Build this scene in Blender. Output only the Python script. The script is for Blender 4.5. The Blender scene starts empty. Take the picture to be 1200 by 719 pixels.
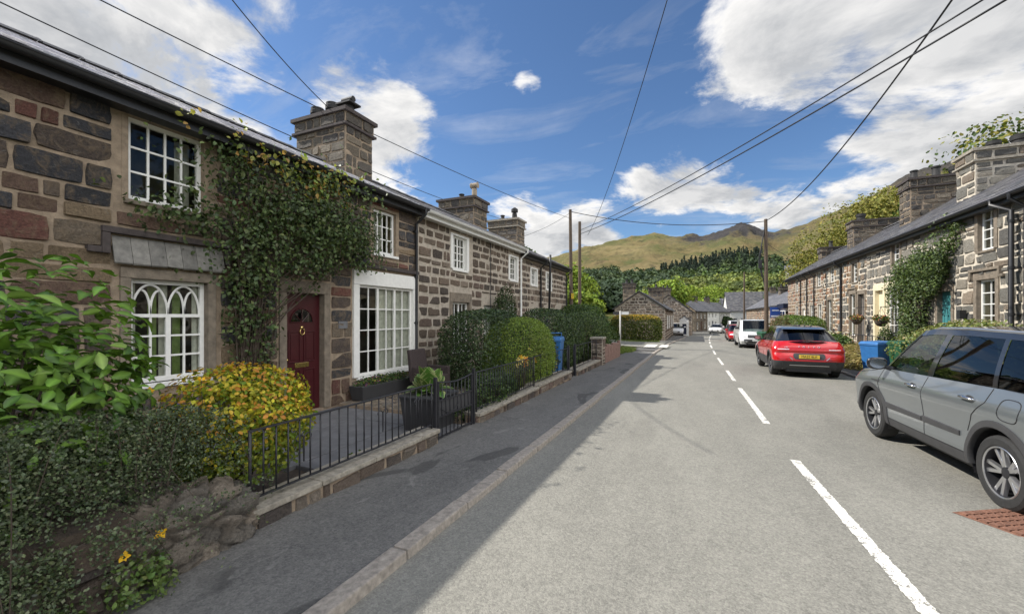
import bpy, bmesh, math, random
import numpy as np
from mathutils import Vector, Matrix, noise as mnoise
R = math.radians
random.seed(7)
rng = np.random.default_rng(11)
scene = bpy.context.scene
COL = scene.collection

# ---------------------------------------------------------------- materials
def nodes_of(name):
    m = bpy.data.materials.new(name); m.use_nodes = True
    nt = m.node_tree
    return m, nt, nt.nodes['Principled BSDF'], nt.nodes['Material Output']
def link(nt, a, b): nt.links.new(a, b)
def texcoord(nt):
    return nt.nodes.new('ShaderNodeTexCoord').outputs['Object']
def noise(nt, vec, scale, detail=6, rough=.6, dist=0):
    n = nt.nodes.new('ShaderNodeTexNoise'); n.inputs['Scale'].default_value = scale
    n.inputs['Detail'].default_value = detail; n.inputs['Roughness'].default_value = rough
    n.inputs['Distortion'].default_value = dist
    link(nt, vec, n.inputs['Vector']); return n
def mrange(nt, val, a, b, c, d, smooth=False):
    n = nt.nodes.new('ShaderNodeMapRange')
    if smooth: n.interpolation_type = 'SMOOTHSTEP'
    for i, v in zip((1, 2, 3, 4), (a, b, c, d)): n.inputs[i].default_value = v
    link(nt, val, n.inputs[0]); return n.outputs[0]
def mixc(nt, fac, a, b, mode='MIX'):
    n = nt.nodes.new('ShaderNodeMix'); n.data_type = 'RGBA'; n.blend_type = mode
    for sock, v in ((n.inputs[0], fac), (n.inputs[6], a), (n.inputs[7], b)):
        if isinstance(v, (int, float)): sock.default_value = v
        elif isinstance(v, tuple): sock.default_value = (*v, 1) if len(v) == 3 else v
        else: link(nt, v, sock)
    return n.outputs[2]
def math_(nt, op, a, b=0.0, clamp=False):
    n = nt.nodes.new('ShaderNodeMath'); n.operation = op; n.use_clamp = clamp
    for i, v in enumerate((a, b)):
        if isinstance(v, (int, float)): n.inputs[i].default_value = v
        else: link(nt, v, n.inputs[i])
    return n.outputs[0]
def bump(nt, h, strength, dist=.02):
    b = nt.nodes.new('ShaderNodeBump'); b.inputs['Strength'].default_value = strength
    b.inputs['Distance'].default_value = dist
    link(nt, h, b.inputs['Height']); return b.outputs['Normal']
def scaled(nt, vec, s):
    m = nt.nodes.new('ShaderNodeMapping'); m.inputs['Scale'].default_value = s
    link(nt, vec, m.inputs['Vector']); return m.outputs[0]

def mat(name, col=(.5, .5, .5), rough=.6, metal=0, vary=.25, nscale=6, bmp=0, bscale=40, attr=False, spec=None, coat=0):
    """general surface: base colour (or the mesh's own colour attribute) varied by noise, optional bump"""
    m, nt, p, out = nodes_of(name)
    v = texcoord(nt)
    if attr:
        a = nt.nodes.new('ShaderNodeAttribute'); a.attribute_name = 'Col'; base = a.outputs['Color']
    else:
        rgb = nt.nodes.new('ShaderNodeRGB'); rgb.outputs[0].default_value = (*col, 1); base = rgb.outputs[0]
    if vary:
        n = noise(nt, v, nscale)
        f = mrange(nt, n.outputs['Fac'], .25, .75, 1 - vary, 1 + vary)
        cc = nt.nodes.new('ShaderNodeCombineColor')
        for i in range(3): link(nt, f, cc.inputs[i])
        base = mixc(nt, 1.0, base, cc.outputs[0], 'MULTIPLY')
    link(nt, base, p.inputs['Base Color'])
    p.inputs['Roughness'].default_value = rough; p.inputs['Metallic'].default_value = metal
    if spec is not None: p.inputs['Specular IOR Level'].default_value = spec
    if coat: p.inputs['Coat Weight'].default_value = coat; p.inputs['Coat Roughness'].default_value = .04
    if bmp:
        n = noise(nt, v, bscale, 8, .65)
        link(nt, bump(nt, n.outputs['Fac'], bmp), p.inputs['Normal'])
    return m

def stone_mat(name, patch=(.3, .24, .16), amt=.55):
    """weathered stone: each block's own colour, blotched with pale lichen and rough"""
    m, nt, p, out = nodes_of(name); v = texcoord(nt)
    a = nt.nodes.new('ShaderNodeAttribute'); a.attribute_name = 'Col'
    n1 = noise(nt, v, 7.5, 10, .72, .8); n2 = noise(nt, v, 42, 8, .8)
    n3 = noise(nt, v, 14, 8, .7, 1.2)
    f = mrange(nt, n2.outputs['Fac'], .32, .68, .5, 1.55)
    cc = nt.nodes.new('ShaderNodeCombineColor')
    for i in range(3): link(nt, f, cc.inputs[i])
    c = mixc(nt, 1.0, a.outputs['Color'], cc.outputs[0], 'MULTIPLY')
    c = mixc(nt, mrange(nt, n1.outputs['Fac'], .47, .66, 0, amt), c, patch)
    c = mixc(nt, mrange(nt, n3.outputs['Fac'], .6, .68, 0, .5), c, (.32, .31, .27))
    c = mixc(nt, mrange(nt, n3.outputs['Fac'], .42, .3, 0, .6), c, (.02, .02, .022))
    link(nt, c, p.inputs['Base Color']); p.inputs['Roughness'].default_value = .82
    h = math_(nt, 'ADD', math_(nt, 'MULTIPLY', n1.outputs['Fac'], 1.2), n2.outputs['Fac'])
    link(nt, bump(nt, h, 1.0, .06), p.inputs['Normal'])
    return m

def leaf_mat(name, trans=.3, rough=.5):
    m, nt, p, out = nodes_of(name)
    a = nt.nodes.new('ShaderNodeAttribute'); a.attribute_name = 'Col'
    link(nt, a.outputs['Color'], p.inputs['Base Color']); p.inputs['Roughness'].default_value = rough
    p.inputs['Specular IOR Level'].default_value = .35
    t = nt.nodes.new('ShaderNodeBsdfTranslucent')
    tc = mixc(nt, 1.0, a.outputs['Color'], (1.3, 1.35, .6), 'MULTIPLY'); link(nt, tc, t.inputs['Color'])
    mx = nt.nodes.new('ShaderNodeMixShader'); mx.inputs[0].default_value = trans
    link(nt, p.outputs[0], mx.inputs[1]); link(nt, t.outputs[0], mx.inputs[2]); link(nt, mx.outputs[0], out.inputs['Surface'])
    return m

def glass_mat(name, tint=(.8, .85, .85), wob=.12, base=.06):
    m, nt, p, out = nodes_of(name)
    nt.nodes.remove(p)
    g = nt.nodes.new('ShaderNodeBsdfGlossy'); g.inputs['Roughness'].default_value = .015
    t = nt.nodes.new('ShaderNodeBsdfTransparent'); t.inputs['Color'].default_value = (*tint, 1)
    f = nt.nodes.new('ShaderNodeLayerWeight')
    v = texcoord(nt)
    n = noise(nt, v, 3.5, 1); link(nt, bump(nt, n.outputs['Fac'], wob, .02), g.inputs['Normal'])
    fac = math_(nt, 'ADD', math_(nt, 'MULTIPLY', math_(nt, 'POWER', f.outputs['Facing'], 4.0), .85), base, True)
    mx = nt.nodes.new('ShaderNodeMixShader'); link(nt, fac, mx.inputs[0])
    link(nt, t.outputs[0], mx.inputs[1]); link(nt, g.outputs[0], mx.inputs[2]); link(nt, mx.outputs[0], out.inputs['Surface'])
    return m

def asphalt_mat(name, c1, c2, grain=150, contrast=.5, patches=True, amt=.5, cracks=.5):
    """stone chippings bound in tar, with worn and tarry areas of its own"""
    m, nt, p, out = nodes_of(name); v = texcoord(nt)
    vor = nt.nodes.new('ShaderNodeTexVoronoi'); vor.inputs['Scale'].default_value = grain; link(nt, v, vor.inputs['Vector'])
    vor2 = nt.nodes.new('ShaderNodeTexVoronoi'); vor2.inputs['Scale'].default_value = grain*.42; link(nt, v, vor2.inputs['Vector'])
    sep = nt.nodes.new('ShaderNodeSeparateColor'); link(nt, vor.outputs['Color'], sep.inputs[0])
    sep2 = nt.nodes.new('ShaderNodeSeparateColor'); link(nt, vor2.outputs['Color'], sep2.inputs[0])
    big = noise(nt, scaled(nt, v, (1, .28, 1)), 1.1, 6, .65, .4)
    mid = noise(nt, v, 5, 6, .7)
    fac = math_(nt, 'ADD', math_(nt, 'MULTIPLY', sep.outputs[0], contrast*.6), math_(nt, 'MULTIPLY', sep2.outputs[1], contrast*.4))
    fac = math_(nt, 'ADD', fac, mrange(nt, big.outputs['Fac'], .3, .7, -.12, .16))
    fac = math_(nt, 'ADD', fac, mrange(nt, mid.outputs['Fac'], .3, .7, -.02, .1), True)
    c = mixc(nt, fac, c1, c2)
    if patches:
        pn = noise(nt, scaled(nt, v, (1, .5, 1)), .9, 3, .5, 1.5)
        c = mixc(nt, mrange(nt, pn.outputs['Fac'], .6, .63, 0, amt), c, tuple(x*.55 for x in c1))
        pn2 = noise(nt, v, 2.3, 5, .6, 1)
        c = mixc(nt, mrange(nt, pn2.outputs['Fac'], .62, .72, 0, amt*.7), c, tuple(min(1, x*1.35) for x in c2))
    ck = nt.nodes.new('ShaderNodeTexVoronoi'); ck.feature = 'DISTANCE_TO_EDGE'; ck.inputs['Scale'].default_value = .55
    wv = noise(nt, v, 2.5, 5, .6)
    add = nt.nodes.new('ShaderNodeVectorMath'); add.operation = 'ADD'; link(nt, v, add.inputs[0])
    sc = nt.nodes.new('ShaderNodeVectorMath'); sc.operation = 'SCALE'; sc.inputs['Scale'].default_value = .9
    link(nt, wv.outputs['Color'], sc.inputs[0]); link(nt, sc.outputs[0], add.inputs[1]); link(nt, add.outputs[0], ck.inputs['Vector'])
    gate = noise(nt, v, .45, 2)
    crack = math_(nt, 'MULTIPLY', mrange(nt, ck.outputs['Distance'], .004, .011, 1, 0), mrange(nt, gate.outputs['Fac'], .54, .62, 0, cracks))
    c = mixc(nt, crack, c, (.03, .03, .028))
    link(nt, c, p.inputs['Base Color']); p.inputs['Roughness'].default_value = .85; p.inputs['Specular IOR Level'].default_value = .3
    h = math_(nt, 'ADD', math_(nt, 'MULTIPLY', vor.outputs['Distance'], -1.0), math_(nt, 'MULTIPLY', vor2.outputs['Distance'], -1.0))
    link(nt, bump(nt, h, .45, .006), p.inputs['Normal'])
    return m

# ---------------------------------------------------------------- mesh builder
def origin(o):
    v = Vector((0, 0, 0))
    while o is not None:
        v += o.location; o = o.parent
    return v
def tag(o, label=None, cat=None, group=None, kind=None):
    if label: o['label'] = label
    if cat: o['category'] = cat
    if group: o['group'] = group
    if kind: o['kind'] = kind
    return o
def thing(name, label, cat, loc=(0, 0, 0), group=None, rz=0):
    o = bpy.data.objects.new(name, None); COL.objects.link(o)
    o.location = loc; o.rotation_euler = (0, 0, rz); o.empty_display_size = .1
    return tag(o, label, cat, group)
def addmesh(name, me, parent, mats, world=True, smooth=False, angle=None):
    for m in (mats if isinstance(mats, (list, tuple)) else [mats]): me.materials.append(m)
    o = bpy.data.objects.new(name, me); COL.objects.link(o)
    if parent is not None:
        o.parent = parent
        if world:
            d = origin(parent); me.transform(Matrix.Translation(-d))
    if smooth:
        me.polygons.foreach_set('use_smooth', [True]*len(me.polygons))
        if angle: me.set_sharp_from_angle(angle=R(angle))
    return o
class MB:
    def __init__(s): s.V = []; s.F = []; s.M = []; s.C = []
    def v(s, p, c=(1, 1, 1)): s.V.append(tuple(p)); s.C.append(c); return len(s.V)-1
    def f(s, idx, m=0): s.F.append(tuple(idx)); s.M.append(m)
    def quad(s, a, b, c, d, m=0, col=(1, 1, 1)): s.f([s.v(p, col) for p in (a, b, c, d)], m)
    def poly(s, pts, m=0, col=(1, 1, 1)): s.f([s.v(p, col) for p in pts], m)
    def hexa(s, P, m=0, col=(1, 1, 1)):
        i = [s.v(p, col) for p in P]
        for q in ((0, 3, 2, 1), (4, 5, 6, 7), (0, 1, 5, 4), (1, 2, 6, 5), (2, 3, 7, 6), (3, 0, 4, 7)): s.f([i[k] for k in q], m)
    def box(s, a, b, m=0, col=(1, 1, 1)):
        (x0, y0, z0), (x1, y1, z1) = a, b
        s.hexa([(x0, y0, z0), (x1, y0, z0), (x1, y1, z0), (x0, y1, z0), (x0, y0, z1), (x1, y0, z1), (x1, y1, z1), (x0, y1, z1)], m, col)
    def fbox(s, F, u0, u1, d0, d1, z0, z1, m=0, col=(1, 1, 1)):
        s.hexa([F(u0, d0, z0), F(u1, d0, z0), F(u1, d1, z0), F(u0, d1, z0), F(u0, d0, z1), F(u1, d0, z1), F(u1, d1, z1), F(u0, d1, z1)], m, col)
    def tube(s, pts, r, n=8, m=0, caps=True, col=(1, 1, 1)):
        pts = [Vector(p) for p in pts]; rs = r if isinstance(r, (list, tuple)) else [r]*len(pts)
        rings = []; up = None
        for i, p in enumerate(pts):
            t = (pts[min(i+1, len(pts)-1)] - pts[max(i-1, 0)]).normalized()
            if up is None: up = Vector((0, 0, 1)) if abs(t.z) < .9 else Vector((1, 0, 0))
            a = t.cross(up)
            if a.length < 1e-4: a = t.cross(Vector((0, 1, 0)))
            a.normalize(); b = a.cross(t).normalized(); up = b
            rings.append([s.v(p + a*math.cos(2*math.pi*k/n)*rs[i] + b*math.sin(2*math.pi*k/n)*rs[i], col) for k in range(n)])
        for i in range(len(rings)-1):
            for k in range(n): s.f([rings[i][k], rings[i][(k+1) % n], rings[i+1][(k+1) % n], rings[i+1][k]], m)
        if caps: s.f(rings[0][::-1], m); s.f(rings[-1], m)
    def lathe(s, prof, c=(0, 0, 0), n=20, m=0, axis='z', col=(1, 1, 1), closed=False):
        rings = []
        for r, h in prof:
            ring = []
            for k in range(n):
                a = 2*math.pi*k/n
                p = (r*math.cos(a), r*math.sin(a), h) if axis == 'z' else (h, r*math.cos(a), r*math.sin(a))
                ring.append(s.v((p[0]+c[0], p[1]+c[1], p[2]+c[2]), col))
            rings.append(ring)
        for i in range(len(rings)-1):
            for k in range(n): s.f([rings[i][k], rings[i][(k+1) % n], rings[i+1][(k+1) % n], rings[i+1][k]], m)
        if not closed: s.f(rings[0][::-1], m); s.f(rings[-1], m)
    def grid(s, G, m=0, col=(1, 1, 1), wrap=False):
        idx = [[s.v(p, col) for p in row] for row in G]
        for i in range(len(idx)-1):
            for k in range(len(idx[0])-1): s.f([idx[i][k], idx[i][k+1], idx[i+1][k+1], idx[i+1][k]], m)
    def build(s, name, mats, parent=None, world=True, smooth=False, angle=None, bevel=0, colors=False, recalc=True):
        me = bpy.data.meshes.new(name); me.from_pydata(s.V, [], s.F)
        me.polygons.foreach_set('material_index', s.M)
        if colors:
            ca = me.color_attributes.new('Col', 'FLOAT_COLOR', 'POINT')
            ca.data.foreach_set('color', np.array([(*c, 1) for c in s.C], dtype=np.float32).ravel())
        if recalc or bevel:
            bm = bmesh.new(); bm.from_mesh(me)
            if recalc: bmesh.ops.recalc_face_normals(bm, faces=bm.faces)
            if bevel:
                e = [e for e in bm.edges if len(e.link_faces) == 2 and e.calc_face_angle(0) > .6]
                bmesh.ops.bevel(bm, geom=e, offset=bevel, segments=2, affect='EDGES', profile=.6, clamp_overlap=True)
            bm.to_mesh(me); bm.free()
        me.update()
        return addmesh(name, me, parent, mats, world, smooth, angle)

def text_mesh(name, body, size, m, parent, loc, rot, extrude=.003, world=False, align='CENTER', sx=1):
    cu = bpy.data.curves.new(name, 'FONT'); cu.body = body; cu.size = size; cu.extrude = extrude
    cu.align_x = align; cu.align_y = 'CENTER'
    t = bpy.data.objects.new(name, cu); COL.objects.link(t)
    dg = bpy.context.evaluated_depsgraph_get(); dg.update()
    me = bpy.data.meshes.new_from_object(t.evaluated_get(dg)); me.name = name
    bpy.data.objects.remove(t); bpy.data.curves.remove(cu)
    me.transform(Matrix.Translation(Vector(loc)) @ rot.to_4x4() @ Matrix.Diagonal((sx, 1, 1, 1)))
    return addmesh(name, me, parent, m, world)

# ---------------------------------------------------------------- leaves
TL = {
 'diamond': (np.array([(0, 0, 0), (-.36, .5, .10), (0, 1, 0), (.36, .5, .10)]), [(0, 3, 2), (0, 2, 1)], np.array([0, 0, 0, 0])),
 'clump': (np.array([(-.5, 0, .05), (.45, .05, -.05), (.55, .9, .08), (.05, 1.15, -.1), (-.55, .8, .05)]), [(0, 1, 2), (0, 2, 3), (0, 3, 4)], np.zeros(5)),
 'needle': (np.array([(-.07, 0, 0), (.07, 0, 0), (0, 1, 0)]), [(0, 1, 2)], np.zeros(3)),
 'longleaf': (np.array([(0, 0, 0), (-.2, .25, .10), (0, .28, .02), (.2, .25, .10), (-.25, .52, .10), (0, .56, 0), (.25, .52, .10), (-.15, .8, .0), (0, .83, -.08), (.15, .8, .0), (0, 1.05, -.2)]),
          [(0, 2, 1), (0, 3, 2), (1, 2, 5, 4), (2, 3, 6, 5), (4, 5, 8, 7), (5, 6, 9, 8), (7, 8, 10), (8, 9, 10)], np.array([0, 1, 0, 1, 1, 0, 1, 1, 0, 1, .5])),
 'leaf': (np.array([(0, 0, 0), (-.27, .3, .10), (0, .33, 0), (.27, .3, .10), (-.31, .62, .04), (0, .66, -.04), (.31, .62, .04), (0, 1, -.16)]),
          [(0, 2, 1), (0, 3, 2), (1, 2, 5, 4), (2, 3, 6, 5), (4, 5, 7), (5, 6, 7)], np.array([0, 1, 0, 1, 1, 0, 1, .6])),
}
def nrm(a): return a/np.maximum(np.linalg.norm(a, axis=-1, keepdims=True), 1e-9)
def leafcloud(name, P, N, size, cols, m, parent, tmpl='diamond', rnd=.7, up=.25, hang=0., edge=None, rib=0):
    T, faces, emix = TL[tmpl]; n = len(P); P = np.asarray(P, float)
    nn = nrm(nrm(np.asarray(N, float)) + rng.normal(size=(n, 3))*rnd + np.array([0, 0, up]))
    t = rng.normal(size=(n, 3)) + np.array([0, 0, -hang])*2; t = nrm(t - nn*(t*nn).sum(1, keepdims=True)); b = np.cross(nn, t)
    s = np.asarray(size, float).reshape(-1, 1, 1)*np.ones((n, 1, 1))
    V = P[:, None, :] + s*(T[None, :, 0:1]*b[:, None, :] + T[None, :, 1:2]*t[:, None, :] + T[None, :, 2:3]*nn[:, None, :])
    k = len(T); V = V.reshape(-1, 3)
    if parent is not None: V = V - np.array(origin(parent))
    C = np.repeat(np.asarray(cols, float)[:, None, :], k, 1)
    if edge is not None: C = C*(1-emix[None, :, None]) + np.array(edge)[None, None, :]*emix[None, :, None]
    if rib: C = C*(1+rib*(.5-emix[None, :, None]))
    me = bpy.data.meshes.new(name)
    lens = [len(f) for f in faces]; flat = np.array([i for f in faces for i in f])
    loops = (np.arange(n)[:, None]*k + flat[None, :]).ravel()
    tot = np.tile(lens, n); st = np.concatenate([[0], np.cumsum(tot)[:-1]])
    me.vertices.add(len(V)); me.vertices.foreach_set('co', V.ravel().astype(np.float32))
    me.loops.add(len(loops)); me.loops.foreach_set('vertex_index', loops.astype(np.int32))
    me.polygons.add(len(tot)); me.polygons.foreach_set('loop_start', st.astype(np.int32)); me.polygons.foreach_set('loop_total', tot.astype(np.int32))
    ca = me.color_attributes.new('Col', 'FLOAT_COLOR', 'POINT')
    ca.data.foreach_set('color', np.concatenate([C.reshape(-1, 3), np.ones((len(V), 1))], 1).astype(np.float32).ravel())
    me.update(calc_edges=True); me.validate()
    return addmesh(name, me, parent, m, world=False, smooth=(tmpl in ('leaf', 'longleaf')))
def palette(n, cs, w=None, jit=.25):
    cs = np.array(cs, float); i = rng.choice(len(cs), n, p=w)
    return np.clip(cs[i]*(1+rng.normal(size=(n, 1))*jit*.6)*(1+rng.normal(size=(n, 3))*jit*.15), .004, 1)
def blob(n, c, r, lumps=14, amp=.3, depth=.35, e=2.0, zmin=-1.0, seed=None):
    """points and outward directions through the outer layer of a lumpy ellipsoid or box-like bush"""
    g = np.random.default_rng(seed if seed is not None else rng.integers(1e9))
    d = nrm(g.normal(size=(int(n*1.6)+8, 3))); d = d[d[:, 2] > zmin][:n]
    L = nrm(g.normal(size=(lumps, 3))); A = g.uniform(-.5, 1, lumps)*amp
    k = np.zeros(len(d))
    for l, a in zip(L, A): k += a*np.exp(-(1-(d@l))*9)
    q = d/((np.abs(d)**e).sum(1, keepdims=True)**(1/e))
    rad = (1+k)*(1-depth*g.random(len(d))**1.6)
    return np.array(c) + q*np.array(r)*rad[:, None], nrm(d/np.array(r))
# ---------------------------------------------------------------- palette of materials
M = {}
M['road'] = asphalt_mat('road_chippings', (.13, .126, .111), (.335, .324, .28), 115, .66, amt=.08, cracks=.12)
M['pave'] = asphalt_mat('pavement_tarmac', (.08, .078, .074), (.25, .24, .22), 95, .55, amt=.6)
M['kerb'] = mat('granite_kerb', (.3, .265, .225), .85, vary=.4, nscale=22, bmp=.5, bscale=90)
M['paint'] = mat('road_paint', (.72, .7, .65), .8, vary=.25, nscale=35, bmp=.4, bscale=90)
M['stone'] = stone_mat('old_block_stone', (.29, .21, .13), .75)
M['stone2'] = stone_mat('brown_rubble_stone', (.2, .16, .115), .45)
M['stone3'] = stone_mat('grey_field_stone', (.22, .215, .19), .4)
M['mort1'] = mat('tan_mortar', (.3, .232, .165), .95, vary=.35, nscale=9, bmp=.8, bscale=60)
M['mort2'] = mat('buff_mortar', (.42, .365, .295), .95, vary=.3, nscale=9, bmp=.7, bscale=60)
M['mort3'] = mat('cream_mortar', (.58, .515, .415), .95, vary=.22, nscale=9, bmp=.6, bscale=60)
M['slate'] = mat('roof_slate', attr=True, rough=.62, vary=.4, nscale=14, bmp=.25, bscale=40)
M['lintel'] = mat('dressed_stone', (.2, .165, .125), .9, vary=.4, nscale=10, bmp=.5, bscale=50)
M['darkstone'] = mat('dark_drip_stone', (.06, .048, .045), .85, vary=.4, nscale=16, bmp=.4, bscale=60)
M['render'] = mat('grey_cement_render', (.3, .285, .25), .95, vary=.3, nscale=5, bmp=.4, bscale=70)
M['white'] = mat('white_gloss_paint', (.8, .79, .75), .4, vary=.08, nscale=12)
M['cream'] = mat('cream_paint', (.74, .66, .46), .5, vary=.1)
M['whitewash'] = mat('whitewashed_render', (.74, .73, .69), .9, vary=.12, nscale=4, bmp=.3, bscale=40)
M['greyrender'] = mat('pale_grey_render', (.5, .49, .46), .9, vary=.15, nscale=4)
M['black'] = mat('black_cast_iron', (.02, .02, .022), .45, vary=.2)
M['rail'] = mat('black_railing_paint', (.022, .022, .026), .5, vary=.35, nscale=30, bmp=.2, bscale=120)
M['maroon'] = mat('maroon_door_paint', (.055, .009, .012), .32, vary=.15, nscale=8)
M['teal'] = mat('teal_door_paint', (.06, .23, .24), .4, vary=.1)
M['navy'] = mat('navy_paint', (.012, .018, .045), .4, vary=.1)
M['brass'] = mat('polished_brass', (.75, .55, .22), .25, 1, vary=.1)
M['glass'] = glass_mat('window_glass', (.7, .73, .7), .1, .035)
M['room'] = mat('unlit_room', (.12, .105, .085), .9, vary=.6, nscale=3)
M['curtain'] = mat('pale_curtain', (.62, .6, .52), .9, vary=.3, nscale=14)
M['green_reflection'] = mat('reflected_greenery', (.22, .3, .09), .9, vary=.4, nscale=10)  # green strips behind the arched window paint in greenery reflected by its glass
M['wood'] = mat('weathered_pole_wood', (.1, .072, .05), .85, vary=.45, nscale=18, bmp=.4, bscale=60)
M['bark'] = mat('tree_bark', (.09, .07, .05), .9, vary=.4, nscale=18, bmp=.6, bscale=30)
M['twig'] = mat('brown_twigs', (.055, .04, .028), .9, vary=.4, nscale=30)
M['soil'] = mat('garden_soil', (.06, .045, .032), .95, vary=.5, nscale=14, bmp=.8, bscale=40)
M['cobble'] = stone_mat('patio_cobbles', (.3, .24, .17), .3)
M['slab'] = mat('slate_slab', (.14, .14, .145), .7, vary=.3, nscale=5, bmp=.2, bscale=40)
M['coping'] = mat('cement_coping', (.3, .27, .22), .9, vary=.35, nscale=10, bmp=.4, bscale=50)
M['leaf'] = leaf_mat('leaf_surface', .28, .48)
M['leafgloss'] = leaf_mat('glossy_leaf', .2, .34)
M['leaffar'] = leaf_mat('distant_leaf', .15, .8)
M['petal'] = leaf_mat('flower_petal', .35, .6)
M['pot'] = mat('black_chimney_pot', (.022, .021, .02), .7, vary=.3, bmp=.2)
M['clay'] = mat('buff_clay_pot', (.33, .27, .2), .8, vary=.3, nscale=12, bmp=.2)
M['rust'] = mat('rusty_iron', (.2, .098, .064), .85, vary=.45, nscale=25, bmp=.4, bscale=70)
M['coping'] = mat('cement_coping', (.3, .27, .22), .9, vary=.5, nscale=14, bmp=.6, bscale=45)
M['rubber'] = mat('tyre_rubber', (.022, .022, .022), .8, vary=.3, nscale=30)
M['plastic'] = mat('black_plastic_trim', (.045, .045, .047), .6, vary=.15)
M['bluebin'] = mat('blue_bin_plastic', (.03, .14, .36), .45, vary=.2, nscale=7)
M['greenbin'] = mat('green_bin_plastic', (.02, .085, .04), .5, vary=.2, nscale=7)
M['sticker'] = mat('white_sticker', (.75, .75, .75), .6, vary=.1)
M['orange'] = mat('orange_label', (.6, .13, .04), .6, vary=.1)
M['chrome'] = mat('bright_metal', (.7, .7, .72), .18, 1, vary=.05)
M['alloy'] = mat('machined_alloy', (.62, .62, .63), .28, .9, vary=.1)
M['alloydark'] = mat('dark_alloy', (.05, .05, .055), .4, .6, vary=.1)
M['lampred'] = mat('red_lamp_lens', (.5, .012, .016), .12, vary=.05, coat=1)
M['lampwhite'] = mat('clear_lamp_lens', (.75, .75, .78), .1, vary=.05, coat=1)
M['carglass'] = glass_mat('tinted_car_glass', (.42, .48, .47), .008, .05)
M['carglassdark'] = glass_mat('privacy_car_glass', (.04, .05, .065), .008, .06)
M['seat'] = mat('dark_seat_cloth', (.035, .035, .04), .9, vary=.2)
M['yellowplate'] = mat('yellow_plate', (.78, .53, .06), .45, vary=.05)
M['whiteplate'] = mat('white_plate', (.75, .75, .72), .45, vary=.05)
M['wicker'] = mat('brown_wicker', (.05, .035, .033), .7, vary=.5, nscale=45, bmp=.8, bscale=90)
def carpaint(name, c, metal=.0): return mat(name, c, .3, metal, vary=.04, nscale=3, coat=1)
M['paintgrey'] = carpaint('grey_car_paint', (.185, .205, .215), .5)
M['paintred'] = carpaint('red_car_paint', (.5, .008, .012))
M['paintwhite'] = carpaint('white_car_paint', (.78, .78, .77))
M['paintdark'] = carpaint('dark_car_paint', (.025, .03, .04))
M['paintblack'] = carpaint('black_car_paint', (.012, .012, .014))
M['bluesign'] = mat('blue_sign_face', (.02, .07, .3), .5, vary=.05)

def gz(y):
    y = float(y)
    if y < 95: return -.013*y
    return -.013*95 - .009*min(y-95, 25)
KL = [(-30, -1.86), (24, -1.84), (34, -1.6), (46, -.85), (58, -.55), (70, .2), (78, 1.6), (90, 5.2), (104, 11), (125, 22)]
KR = [(-30, 4.5), (20, 4.5), (24, 4.15), (27, 3.95), (33, 4.2), (41, 4.6), (60, 4.9), (70, 5.4), (78, 7.2), (88, 11), (100, 17.5), (118, 28)]
def kl(y): return float(np.interp(y, [p[0] for p in KL], [p[1] for p in KL]))
def kr(y): return float(np.interp(y, [p[0] for p in KR], [p[1] for p in KR]))

# ---------------------------------------------------------------- terrain, road, pavements
AZ = [(-180, .10), (-110, .12), (-60, .13), (-35, .14), (-19.2, .145), (-14.5, .163), (-10, .178), (-5.5, .193), (-3, .184), (0.7, .180), (2.6, .186), (4.0, .191), (5.2, .193),
      (6.3, .188), (8.5, .176), (10.5, .183), (12.9, .193), (15.9, .213), (19.9, .25), (22.2, .265), (24.4, .27), (30, .27), (50, .2), (90, .14), (180, .10)]
def ridge(az): return float(np.interp(az, [a for a, _ in AZ], [t for _, t in AZ]))
def terrain(x, y):
    r = math.hypot(x, y); az = math.degrees(math.atan2(x, y))
    base = -1.75 if y > 110 else gz(y) - .25
    base = min(base, -.25) if y > -40 else .3
    h = base
    if r > 150:
        u = (r-150)/950
        g = u**1.45 if u < 1 else 1 - .8*(u-1)
        nn = mnoise.fractal(Vector((x*.0042, y*.0042, 3.1)), .9, 2.1, 5)
        n2 = mnoise.fractal(Vector((x*.016, y*.016, 7.7)), .8, 2.1, 5)
        fade = min(1, max(0, (r-200)/500)); n3 = 1-abs(mnoise.fractal(Vector((x*.011, y*.008, 1.7)), .8, 2.2, 6))*1.6
        h = base + ridge(az)*1100*g + fade*(n3*9 - 6 + nn*20*(1 - .75*min(1, max(0, (u-.75)*4))) + n2*4.5)
        pk = math.exp(-((az-4.8)/2.2)**2)*math.exp(-((u-.95)/.2)**2)
        h += pk*(abs(n2)*14 + n3*3)
    side = x - (16 + max(0, (60-y))*.05)
    if side > 0 and y > 5 and az < 60: h = max(h, base + min(side, 120)*.32*min(1, (y-5)/30.))
    return h
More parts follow.
